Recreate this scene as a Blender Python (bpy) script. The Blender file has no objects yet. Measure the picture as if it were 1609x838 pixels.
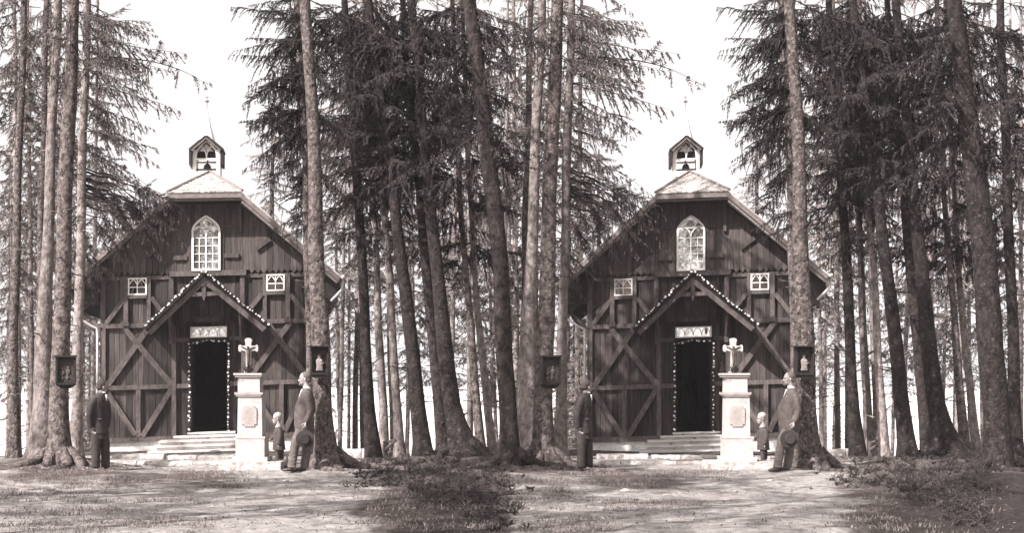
import bpy, bmesh, math, random
import numpy as np
from mathutils import Vector, Matrix, noise as mnoise

R = math.radians
sc = bpy.context.scene
COL = sc.collection
F = 2500.0; CX = 804.5; HY = 605.0; EYE = 1.5; STEP = 761.0

# ------------------------------------------------------------------ camera, sky, sun, exposure
cam = bpy.data.cameras.new('camera'); camo = bpy.data.objects.new('camera', cam); COL.objects.link(camo)
camo.location = (0, 0, EYE); camo.rotation_euler = (R(90), 0, 0)
cam.sensor_width = 36; cam.lens = 36 * F / 1609.0
cam.shift_y = (HY - 419.0) / 1609.0
cam.clip_end = 9000; cam.clip_start = 0.1
sc.camera = camo

SUN_DIR = Vector((0.70, 0.71, 0)).normalized()           # direction the light travels over the ground
SUN_EL = R(43)
w = bpy.data.worlds.new('World'); sc.world = w; w.use_nodes = True
nt = w.node_tree; bg = nt.nodes['Background']
sky = nt.nodes.new('ShaderNodeTexSky'); sky.sky_type = 'NISHITA'; sky.sun_disc = False
sky.sun_elevation = SUN_EL; sky.sun_rotation = math.atan2(-SUN_DIR.x, -SUN_DIR.y); sky.dust_density = 2.0
# milky summer sky: the brightness of the sky a little way up carries on down to and below the horizon
gc = nt.nodes.new('ShaderNodeTexCoord'); sx = nt.nodes.new('ShaderNodeSeparateXYZ'); cx_ = nt.nodes.new('ShaderNodeCombineXYZ'); mxz = nt.nodes.new('ShaderNodeMath')
mxz.operation = 'MAXIMUM'; mxz.inputs[1].default_value = 0.42
nt.links.new(gc.outputs['Generated'], sx.inputs[0]); nt.links.new(sx.outputs[2], mxz.inputs[0])
nt.links.new(sx.outputs[0], cx_.inputs[0]); nt.links.new(sx.outputs[1], cx_.inputs[1]); nt.links.new(mxz.outputs[0], cx_.inputs[2]); nt.links.new(cx_.outputs[0], sky.inputs[0])
bw = nt.nodes.new('ShaderNodeHueSaturation'); bw.inputs['Saturation'].default_value = 0.0
tint = nt.nodes.new('ShaderNodeMix'); tint.data_type = 'RGBA'; tint.blend_type = 'MULTIPLY'; tint.inputs[0].default_value = 1
tint.inputs[7].default_value = (1.0, 0.968, 0.962, 1)
nt.links.new(sky.outputs[0], bw.inputs['Color']); nt.links.new(bw.outputs[0], tint.inputs[6])
nt.links.new(tint.outputs[2], bg.inputs['Color']); bg.inputs['Strength'].default_value = 0.135

sl = bpy.data.lights.new('sun', 'SUN'); sl.energy = 5.0; sl.angle = R(0.55); sl.color = (1.0, 0.972, 0.958)
so = bpy.data.objects.new('sun', sl); COL.objects.link(so)
d = Vector((SUN_DIR.x * math.cos(SUN_EL), SUN_DIR.y * math.cos(SUN_EL), -math.sin(SUN_EL)))
so.rotation_euler = d.to_track_quat('-Z', 'Y').to_euler(); so.location = (-20, -20, 30)

vs = sc.view_settings; vs.view_transform = 'Standard'; vs.look = 'None'; vs.gamma = 1.0
vs.exposure = 1.3; vs.use_curve_mapping = False
sc.render.engine = 'CYCLES'
sc.cycles.max_bounces = 5; sc.cycles.diffuse_bounces = 3; sc.cycles.glossy_bounces = 2
sc.cycles.transparent_max_bounces = 4

def at(px, py, Y):
    return Vector(((px - CX) * Y / F, Y, EYE + (HY - py) * Y / F))

# ------------------------------------------------------------------ materials
def sep(v, k=1.0):
    t = min(1.0, v / 0.55)
    return (v, v * (0.765 + 0.175 * t) * k, v * (0.71 + 0.19 * t) * k, 1)

MATS = {}
def mat(name, v1, v2, scale=6.0, stretch=(1, 1, 1), rough=0.8, bump=0.0, bscale=None, island=0.0, lo=0.38, hi=0.62,
        metal=0.0, detail=5.0, spots=None, spec=0.3, objrand=0.0):
    m = bpy.data.materials.new(name); m.use_nodes = True; n = m.node_tree.nodes; l = m.node_tree.links
    b = n['Principled BSDF']; b.inputs['Roughness'].default_value = rough; b.inputs['Metallic'].default_value = metal
    b.inputs['Specular IOR Level'].default_value = spec
    tc = n.new('ShaderNodeTexCoord'); mp = n.new('ShaderNodeMapping'); mp.inputs['Scale'].default_value = stretch
    l.new(tc.outputs['Object'], mp.inputs[0])
    ns = n.new('ShaderNodeTexNoise'); ns.inputs['Scale'].default_value = scale; ns.inputs['Detail'].default_value = detail
    ns.inputs['Roughness'].default_value = 0.65
    l.new(mp.outputs[0], ns.inputs['Vector'])
    mr = n.new('ShaderNodeMapRange'); mr.inputs[1].default_value = lo; mr.inputs[2].default_value = hi
    l.new(ns.outputs[0], mr.inputs[0])
    mx = n.new('ShaderNodeMix'); mx.data_type = 'RGBA'; mx.inputs[6].default_value = sep(v1); mx.inputs[7].default_value = sep(v2)
    l.new(mr.outputs[0], mx.inputs[0]); col = mx.outputs[2]
    def value_mul(col, src, amt):
        m2 = n.new('ShaderNodeMapRange'); m2.inputs[3].default_value = 1 - amt; m2.inputs[4].default_value = 1 + amt
        l.new(src, m2.inputs[0])
        hs = n.new('ShaderNodeHueSaturation'); l.new(col, hs.inputs['Color']); l.new(m2.outputs[0], hs.inputs['Value'])
        return hs.outputs[0]
    if island:
        g = n.new('ShaderNodeNewGeometry'); col = value_mul(col, g.outputs['Random Per Island'], island)
    if objrand:
        oi = n.new('ShaderNodeObjectInfo'); col = value_mul(col, oi.outputs['Random'], objrand)
    if spots:                                            # (scale, value, threshold): patches of another tone (lichen, stains)
        s2 = n.new('ShaderNodeTexNoise'); s2.inputs['Scale'].default_value = spots[0]; s2.inputs['Detail'].default_value = 6
        s2.inputs['Roughness'].default_value = 0.7
        l.new(tc.outputs['Object'], s2.inputs['Vector'])
        m3 = n.new('ShaderNodeMapRange'); m3.inputs[1].default_value = spots[2]; m3.inputs[2].default_value = spots[2] + 0.1
        l.new(s2.outputs[0], m3.inputs[0])
        x2 = n.new('ShaderNodeMix'); x2.data_type = 'RGBA'; l.new(m3.outputs[0], x2.inputs[0]); l.new(col, x2.inputs[6])
        x2.inputs[7].default_value = sep(spots[1]); col = x2.outputs[2]
    l.new(col, b.inputs['Base Color'])
    if bump:
        bn = n.new('ShaderNodeTexNoise'); bn.inputs['Scale'].default_value = bscale or scale * 3; bn.inputs['Detail'].default_value = 6
        l.new(mp.outputs[0], bn.inputs['Vector'])
        bp = n.new('ShaderNodeBump'); bp.inputs['Strength'].default_value = min(1, bump); bp.inputs['Distance'].default_value = 0.03
        l.new(bn.outputs[0], bp.inputs['Height']); l.new(bp.outputs[0], b.inputs['Normal'])
    MATS[name] = m
    return m

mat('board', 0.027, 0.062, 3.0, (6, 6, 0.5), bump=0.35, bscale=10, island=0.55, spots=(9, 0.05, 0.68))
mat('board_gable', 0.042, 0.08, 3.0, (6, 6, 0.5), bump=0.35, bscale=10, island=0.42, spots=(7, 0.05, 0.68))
mat('timber', 0.06, 0.115, 4.0, (3, 3, 1.2), bump=0.4, bscale=14, spots=(5, 0.07, 0.62))
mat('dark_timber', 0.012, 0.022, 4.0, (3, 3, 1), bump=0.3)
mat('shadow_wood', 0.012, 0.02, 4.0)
mat('white_paint', 0.68, 0.78, 12, rough=0.6, spots=(30, 0.45, 0.68))
mat('fascia', 0.11, 0.2, 8, (1, 1, 4), bump=0.3)
mat('shingle', 0.3, 0.5, 8, (1, 1, 1), bump=0.5, island=0.2, spots=(8, 0.2, 0.62))
mat('pale_metal', 0.72, 0.8, 4, rough=0.45, spec=0.5)
mat('pipe_metal', 0.5, 0.6, 4, rough=0.5, spec=0.5)
mat('whitewash', 0.55, 0.74, 5, bump=0.8, bscale=16, spots=(7, 0.26, 0.57))
mat('step_stone', 0.45, 0.6, 5, (1, 1, 4), bump=0.4, spots=(9, 0.28, 0.60))
mat('step_riser', 0.4, 0.55, 5, (1, 1, 4), bump=0.4, spots=(7, 0.13, 0.55))
mat('kerb_stone', 0.26, 0.46, 7, bump=1.0, bscale=22, island=0.2, spots=(16, 0.14, 0.58))
mat('monument_stone', 0.32, 0.42, 5, bump=0.2, bscale=50, spots=(6, 0.22, 0.6))
mat('plaque_stone', 0.27, 0.34, 20, bump=0.2)
mat('ink', 0.25, 0.3, 9)
mat('figure_dark', 0.05, 0.09, 30, bump=0.3)
mat('figure_pale', 0.16, 0.26, 25, bump=0.3)
mat('picture_mid', 0.02, 0.06, 30, bump=0.3, detail=3)
mat('needles', 0.018, 0.04, 1.5, rough=0.7, spec=0.25, island=0.45, objrand=0.15)
mat('needles_mid', 0.06, 0.12, 1.5, rough=0.7, spec=0.25, island=0.45, objrand=0.1)  # lighter copy of needles: sunlight on the boughs put into the colour
mat('needles_pale', 0.13, 0.26, 1.5, rough=0.7, spec=0.25, island=0.4, objrand=0.15)  # palest copy for far trees: sun and haze put into the colour
mat('twig', 0.03, 0.06, 5)
mat('bark', 0.028, 0.13, 10, (1.2, 1.2, 0.9), rough=0.95, bump=1.0, bscale=22, spots=(15, 0.22, 0.55), objrand=0.28, spec=0.15)
mat('bark_dark', 0.010, 0.034, 8, (1.2, 1.2, 0.9), rough=0.95, bump=1.0, bscale=22, spots=(15, 0.08, 0.56), objrand=0.28, spec=0.15)
mat('bark_pale', 0.10, 0.26, 8, (1.2, 1.2, 0.7), rough=0.95, bump=0.9, bscale=22, spots=(12, 0.06, 0.57), objrand=0.28, spec=0.15)  # paler copy of bark: sunlight on the stems put into the colour
mat('skin', 0.24, 0.3, 12, rough=0.55)
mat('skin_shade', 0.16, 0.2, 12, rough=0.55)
mat('eye', 0.03, 0.03, 5, rough=0.2)
mat('hair_grey', 0.07, 0.15, 40, (1, 1, 1), bump=0.6, bscale=80)
mat('hair_dark', 0.03, 0.06, 40, bump=0.6, bscale=80)
mat('hair_blond', 0.26, 0.4, 40, bump=0.6, bscale=80)
mat('suit_grey', 0.06, 0.09, 14, bump=0.5, bscale=10)
mat('trouser_grey', 0.075, 0.12, 14, bump=0.5, bscale=10)
mat('suit_dark', 0.02, 0.036, 14, bump=0.5, bscale=10)
mat('trouser_dark', 0.024, 0.042, 14, bump=0.5, bscale=10)
mat('suit_boy', 0.04, 0.065, 14, bump=0.5, bscale=12)
mat('linen', 0.6, 0.7, 14)
mat('leather', 0.03, 0.06, 14, rough=0.45)
mat('hat_straw', 0.022, 0.04, 60, (1, 1, 1), bump=0.4, bscale=90)
mat('hat_band', 0.008, 0.012, 20)
mat('flower', 0.55, 0.7, 20, rough=0.7)
mat('grass_blade', 0.07, 0.2, 2, island=0.45)
mat('shrub_leaf', 0.015, 0.05, 2, island=0.5)
mat('litter', 0.05, 0.14, 3, island=0.5)
mat('rail_wood', 0.06, 0.1, 8, bump=0.4)
mat('bell_metal', 0.06, 0.1, 8, rough=0.4, metal=0.5)

def glass_mat(name, base=0.45, bump=0.25):
    m = bpy.data.materials.new(name); m.use_nodes = True; n = m.node_tree.nodes; l = m.node_tree.links
    b = n['Principled BSDF']; b.inputs['Base Color'].default_value = sep(base); b.inputs['Metallic'].default_value = 0.9
    b.inputs['Roughness'].default_value = 0.04
    tc = n.new('ShaderNodeTexCoord'); ns = n.new('ShaderNodeTexNoise'); ns.inputs['Scale'].default_value = 1.6
    l.new(tc.outputs['Object'], ns.inputs[0]); bp = n.new('ShaderNodeBump'); bp.inputs['Strength'].default_value = bump
    bp.inputs['Distance'].default_value = 0.05
    l.new(ns.outputs[0], bp.inputs['Height']); l.new(bp.outputs[0], b.inputs['Normal'])
    MATS[name] = m
glass_mat('glass', 0.6, 0.35); glass_mat('glass_dark', 0.10, 0.4)

def ground_mat():
    m = bpy.data.materials.new('forest_ground'); m.use_nodes = True; n = m.node_tree.nodes; l = m.node_tree.links
    b = n['Principled BSDF']; b.inputs['Roughness'].default_value = 0.95; b.inputs['Specular IOR Level'].default_value = 0.1
    g = n.new('ShaderNodeNewGeometry')
    def nz(scale, detail=6, rough=0.65, st=None):
        t = n.new('ShaderNodeTexNoise'); t.inputs['Scale'].default_value = scale; t.inputs['Detail'].default_value = detail
        t.inputs['Roughness'].default_value = rough
        if st:
            mp = n.new('ShaderNodeMapping'); mp.inputs['Scale'].default_value = st; l.new(g.outputs['Position'], mp.inputs[0]); l.new(mp.outputs[0], t.inputs['Vector'])
        else: l.new(g.outputs['Position'], t.inputs['Vector'])
        return t.outputs[0]
    def mr(src, a, c):
        t = n.new('ShaderNodeMapRange'); t.inputs[1].default_value = a; t.inputs[2].default_value = c; l.new(src, t.inputs[0]); return t.outputs[0]
    def mix(f, a, c):
        t = n.new('ShaderNodeMix'); t.data_type = 'RGBA'; l.new(f, t.inputs[0])
        for s, v in ((6, a), (7, c)):
            if isinstance(v, tuple): t.inputs[s].default_value = v
            else: l.new(v, t.inputs[s])
        return t.outputs[2]
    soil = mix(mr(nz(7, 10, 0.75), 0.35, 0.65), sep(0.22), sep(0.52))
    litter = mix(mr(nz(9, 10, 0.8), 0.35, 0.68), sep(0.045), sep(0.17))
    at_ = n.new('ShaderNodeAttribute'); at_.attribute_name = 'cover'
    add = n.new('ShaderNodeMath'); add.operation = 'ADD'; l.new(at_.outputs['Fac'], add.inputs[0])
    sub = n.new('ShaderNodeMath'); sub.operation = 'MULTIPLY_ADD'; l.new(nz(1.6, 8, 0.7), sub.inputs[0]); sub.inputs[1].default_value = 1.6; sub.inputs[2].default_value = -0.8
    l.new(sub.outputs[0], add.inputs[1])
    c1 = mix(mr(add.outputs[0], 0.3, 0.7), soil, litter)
    c1 = mix(mr(add.outputs[0], 1.05, 1.45), c1, mix(mr(nz(12, 8, 0.8), 0.35, 0.65), sep(0.018), sep(0.075)))  # darkest tone: heath, with the tree shade over it put into the colour
    a2 = n.new('ShaderNodeAttribute'); a2.attribute_name = 'meadow'
    c2 = mix(a2.outputs['Fac'], c1, sep(0.62))
    l.new(c2, b.inputs['Base Color'])
    bp = n.new('ShaderNodeBump'); bp.inputs['Strength'].default_value = 1.0; bp.inputs['Distance'].default_value = 0.10
    l.new(nz(14, 8, 0.75), bp.inputs['Height']); l.new(bp.outputs[0], b.inputs['Normal'])
    MATS['ground'] = m
ground_mat()

# ------------------------------------------------------------------ object helpers
def tag(o, label, cat, group=None, kind=None):
    o['label'] = label
    if kind: o['kind'] = kind
    if cat: o['category'] = cat
    if group: o['group'] = group
    return o
def empty(name, loc, rz=0):
    o = bpy.data.objects.new(name, None); COL.objects.link(o); o.location = loc; o.rotation_euler = (0, 0, rz)
    o.empty_display_size = 0.2
    return o
def link(name, me, parent=None, smooth=False):
    o = bpy.data.objects.new(name, me); COL.objects.link(o)
    if parent: o.parent = parent
    if smooth:
        me.polygons.foreach_set('use_smooth', [True] * len(me.polygons))
    return o

class MB:
    """collects shapes, then builds one mesh"""
    def __init__(s): s.v = []; s.f = []; s.mi = []; s.cur = 0
    def add(s, vs, fs):
        o = len(s.v); s.v += [tuple(v) for v in vs]; s.f += [tuple(i + o for i in f) for f in fs]; s.mi += [s.cur] * len(fs)
    def box(s, x0, x1, y0, y1, z0, z1):
        s.add([(x, y, z) for x in (x0, x1) for y in (y0, y1) for z in (z0, z1)],
              [(0, 1, 3, 2), (4, 6, 7, 5), (0, 4, 5, 1), (2, 3, 7, 6), (0, 2, 6, 4), (1, 5, 7, 3)])
    def prism(s, pts, y0, y1):
        """polygon in x,z extruded from y0 to y1"""
        n = len(pts)
        vs = [(x, y0, z) for x, z in pts] + [(x, y1, z) for x, z in pts]
        s.add(vs, [tuple(range(n)), tuple(range(2 * n - 1, n - 1, -1))] + [(i, i + n, (i + 1) % n + n, (i + 1) % n) for i in range(n)])
    def bar(s, a, b, wd, y0, y1):
        """bar between two x,z points"""
        ax, az = a; bx, bz = b; L = math.hypot(bx - ax, bz - az); nx, nz = -(bz - az) / L * wd / 2, (bx - ax) / L * wd / 2
        s.prism([(ax + nx, az + nz), (bx + nx, bz + nz), (bx - nx, bz - nz), (ax - nx, az - nz)], y0, y1)
    def tube(s, pts, rad, n=8, cap=True, jit=0):
        pts = [Vector(p) for p in pts]; rings = []; vs = []
        up = Vector((0, 0, 1))
        prev = None
        for i, p in enumerate(pts):
            t = (pts[min(i + 1, len(pts) - 1)] - pts[max(i - 1, 0)]).normalized()
            if prev is None:
                a = t.cross(up)
                if a.length < 0.1: a = t.cross(Vector((1, 0, 0)))
            else: a = prev - t * prev.dot(t)
            a.normalize(); prev = a; b = t.cross(a)
            r = rad[i] if isinstance(rad, (list, tuple)) else rad
            ra, rb = r if isinstance(r, tuple) else (r, r)
            for k in range(n):
                q = 2 * math.pi * k / n; j = 1 + random.uniform(-jit, jit)
                vs.append(p + a * math.cos(q) * ra * j + b * math.sin(q) * rb * j)
        fs = [(i * n + k, i * n + (k + 1) % n, (i + 1) * n + (k + 1) % n, (i + 1) * n + k) for i in range(len(pts) - 1) for k in range(n)]
        if cap: fs += [tuple(range(n - 1, -1, -1)), tuple(range((len(pts) - 1) * n, len(pts) * n))]
        s.add(vs, fs)
    def loft(s, rings, n=16):
        """rings: (x,y,z,rx,ry) horizontal ellipses"""
        vs = []
        for x, y, z, rx, ry in rings:
            for k in range(n):
                q = 2 * math.pi * k / n; vs.append((x + rx * math.cos(q), y + ry * math.sin(q), z))
        m = len(rings)
        fs = [(i * n + k, i * n + (k + 1) % n, (i + 1) * n + (k + 1) % n, (i + 1) * n + k) for i in range(m - 1) for k in range(n)]
        fs += [tuple(range(n - 1, -1, -1)), tuple(range((m - 1) * n, m * n))]
        s.add(vs, fs)
    def ball(s, c, r, nu=12, nv=8, rot=None):
        if not isinstance(r, (tuple, list)): r = (r, r, r)
        c = Vector(c); vs = []
        for i in range(nv + 1):
            th = math.pi * i / nv
            for k in range(nu):
                ph = 2 * math.pi * k / nu
                p = Vector((r[0] * math.sin(th) * math.cos(ph), r[1] * math.sin(th) * math.sin(ph), r[2] * math.cos(th)))
                if rot is not None: p = rot @ p
                vs.append(c + p)
        s.add(vs, [(i * nu + k, i * nu + (k + 1) % nu, (i + 1) * nu + (k + 1) % nu, (i + 1) * nu + k) for i in range(nv) for k in range(nu)])
    def build(s, name, mats, parent=None, smooth=False, shear=0.0):
        me = bpy.data.meshes.new(name)
        vv = [(x, y, z + shear * x) for x, y, z in s.v] if shear else s.v
        me.from_pydata(vv, [], s.f)
        if not isinstance(mats, (list, tuple)): mats = [mats]
        for m in mats: me.materials.append(MATS[m])
        me.polygons.foreach_set('material_index', s.mi)
        bm = bmesh.new(); bm.from_mesh(me); bmesh.ops.recalc_face_normals(bm, faces=bm.faces); bm.to_mesh(me); bm.free()
        return link(name, me, parent, smooth)

def fused(mb, name, m, parent, voxel=0.012, smooth_it=4):
    """one continuous skin grown over overlapping shapes"""
    o = mb.build(name, m, None)
    md = o.modifiers.new('r', 'REMESH'); md.mode = 'VOXEL'; md.voxel_size = voxel; md.use_smooth_shade = True
    if smooth_it:
        ms = o.modifiers.new('s', 'SMOOTH'); ms.iterations = smooth_it; ms.factor = 0.5
    dg = bpy.context.evaluated_depsgraph_get(); dg.update()
    me = bpy.data.meshes.new_from_object(o.evaluated_get(dg))
    old = o.data; bpy.data.objects.remove(o); bpy.data.meshes.remove(old)
    me.materials.clear(); me.materials.append(MATS[m]); me.name = name
    return link(name, me, parent, True)

def copy_tree(o, parent=None):
    c = o.copy(); COL.objects.link(c); c.parent = parent
    for ch in list(o.children): copy_tree(ch, c)
    return c

LEFT = 'in the left half'; RIGHT = 'in the right half'
def twin(o, text, shiftx=None, rz=None):
    """the same thing again in the right half of the double picture"""
    Y = o.location.y
    c = copy_tree(o); c.location.x += (STEP if shiftx is None else shiftx) * Y / F
    if rz is not None: c.rotation_euler.z = rz
    o['label'] = text + ' ' + LEFT; c['label'] = text + ' ' + RIGHT
    return c

# ------------------------------------------------------------------ terrain
def sstep(a, b, x):
    t = np.clip((x - a) / (b - a), 0, 1); return t * t * (3 - 2 * t)
def crest(x):
    x = np.asarray(x, float)
    c = 35.0 + 0 * x
    for c0 in (-7.45, 4.35):
        c = c + 6.5 * (sstep(c0 - 4.6, c0 - 3.4, x) - sstep(c0 + 3.0, c0 + 4.6, x))
    return c
def ground_z(x, y):
    x = np.asarray(x, float); y = np.asarray(y, float)
    c = crest(x)
    z = -0.14 * sstep(30, 38, y)
    z = z - 3.2 * sstep(c, c + 22, y) - 0.35 * sstep(c - 0.5, c + 3, y) - 3.0 * sstep(60, 160, y)
    z = z + 0.02 * np.sin(x * 1.3 + 1.7 * np.sin(y * .5)) * np.cos(y * 0.9 + x * .3)
    for bx, by, h, s in MOUNDS: z = z + h * np.exp(-((x - bx) ** 2 + (y - by) ** 2) / (s * s))
    return z
MOUNDS = []
def gz(x, y): return float(ground_z(x, y))
for k in (0, STEP):
    for px, Y, h, s in ((92, 28.4, .10, .9), (62, 32, .08, .9), (517, 27.6, .05, .6), (725, 31.5, .09, 1.1), (668, 31.5, .05, .6), (690, 29, .10, 1.3), (780, 25, .12, 1.6)):
        MOUNDS.append(((px + k - CX) * Y / F, Y, h, s))

def build_ground():
    xs = np.concatenate([[-3000, -1200, -500, -200, -90, -50, -32, -24, -19], np.arange(-16, 16.01, 0.16), [19, 24, 32, 50, 90, 200, 500, 1200, 3000]])
    ys = np.concatenate([[-400, -150, -60, -25, -8, 0, 5, 9], np.arange(11, 46, 0.16), [46.5, 47.5, 49, 51, 54, 58, 63, 70, 80, 95, 120, 160, 230, 400, 800, 2000, 6000]])
    X, Yg = np.meshgrid(xs, ys); Z = ground_z(X, Yg)
    near = (np.abs(X) < 17) & (Yg > 10) & (Yg < 46)
    rng = np.random.default_rng(3)
    bump = np.array([mnoise.fractal(Vector((a * 1.7, b * 1.7, 0)), 0.9, 2.1, 5) for a, b in zip(X.ravel(), Yg.ravel())]).reshape(X.shape)
    fine = np.array([mnoise.fractal(Vector((a * 5.5, b * 5.5, 7)), 0.8, 2.1, 3) for a, b in zip(X.ravel(), Yg.ravel())]).reshape(X.shape)
    Z = Z + np.where(near, 0.026 * bump + 0.014 * fine + rng.normal(0, 0.003, X.shape), 0)
    V = np.stack([X, Yg, Z], -1).reshape(-1, 3)
    nx, ny = len(xs), len(ys)
    idx = np.arange(nx * ny).reshape(ny, nx)
    q = np.stack([idx[:-1, :-1], idx[:-1, 1:], idx[1:, 1:], idx[1:, :-1]], -1).reshape(-1, 4)
    me = bpy.data.meshes.new('ground'); me.from_pydata(V.tolist(), [], q.tolist()); me.materials.append(MATS['ground'])
    # cover: 0 trodden soil, 1 needle litter and heath; higher values add painted tree shade
    px = X / np.maximum(Yg, 5) * F + CX
    wob = np.array([mnoise.noise(Vector((a * .8, b * .8, 3))) for a, b in zip(X.ravel(), Yg.ravel())]).reshape(X.shape)
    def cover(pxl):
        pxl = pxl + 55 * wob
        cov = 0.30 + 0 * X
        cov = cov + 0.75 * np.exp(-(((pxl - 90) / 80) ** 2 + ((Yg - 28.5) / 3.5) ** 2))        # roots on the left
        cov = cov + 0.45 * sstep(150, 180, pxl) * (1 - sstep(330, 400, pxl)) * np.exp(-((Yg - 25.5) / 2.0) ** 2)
        cov = cov + 1.35 * sstep(545, 680, pxl) * (1 - sstep(23, 27.5, Yg) * 0.5)  # lower right: heath, darkened further to stand in for tree shade
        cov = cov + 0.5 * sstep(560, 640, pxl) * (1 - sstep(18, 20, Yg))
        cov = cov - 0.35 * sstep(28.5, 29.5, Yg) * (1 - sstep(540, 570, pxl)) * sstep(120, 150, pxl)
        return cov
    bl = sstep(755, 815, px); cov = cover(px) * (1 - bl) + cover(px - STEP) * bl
    cov = np.where(Yg > 36, 0.9, cov)
    med = sstep(48, 60, Yg)
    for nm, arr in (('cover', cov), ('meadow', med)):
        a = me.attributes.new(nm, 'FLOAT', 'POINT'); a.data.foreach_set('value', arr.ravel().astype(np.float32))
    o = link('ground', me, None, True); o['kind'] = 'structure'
    o['label'] = 'sun dappled trodden forest floor falling away to a bright meadow'
build_ground()

def build_haze():
    m = bpy.data.materials.new('haze'); m.use_nodes = True; n = m.node_tree.nodes; l = m.node_tree.links
    n.remove(n['Principled BSDF']); v = n.new('ShaderNodeVolumePrincipled'); v.inputs['Color'].default_value = (1, .96, .965, 1)
    v.inputs['Density'].default_value = 0.00045; v.inputs['Anisotropy'].default_value = 0.2
    l.new(v.outputs[0], n['Material Output'].inputs['Volume']); MATS['haze'] = m
    mb = MB(); mb.box(-75, 75, -30, 130, -9, 24); o = mb.build('haze', 'haze'); o['kind'] = 'stuff'; o['label'] = 'thin bright summer haze between the trees'; o['category'] = 'haze'
build_haze()

# ------------------------------------------------------------------ chapel
CY = 38.9; S = CY / F
def fx(px): return (px - 325) * S
def fz(py): return (690 - py) * S
SH = 0.03
def FX(*p): return [(fx(a), fz(b)) for a, b in p]
def roofline(px):                                     # level px coords of the roof line over the facade
    dx = abs(px - 325)
    return max(259 + dx * 0.871, 309) if dx < 58 else 259 + dx * 0.871

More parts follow.
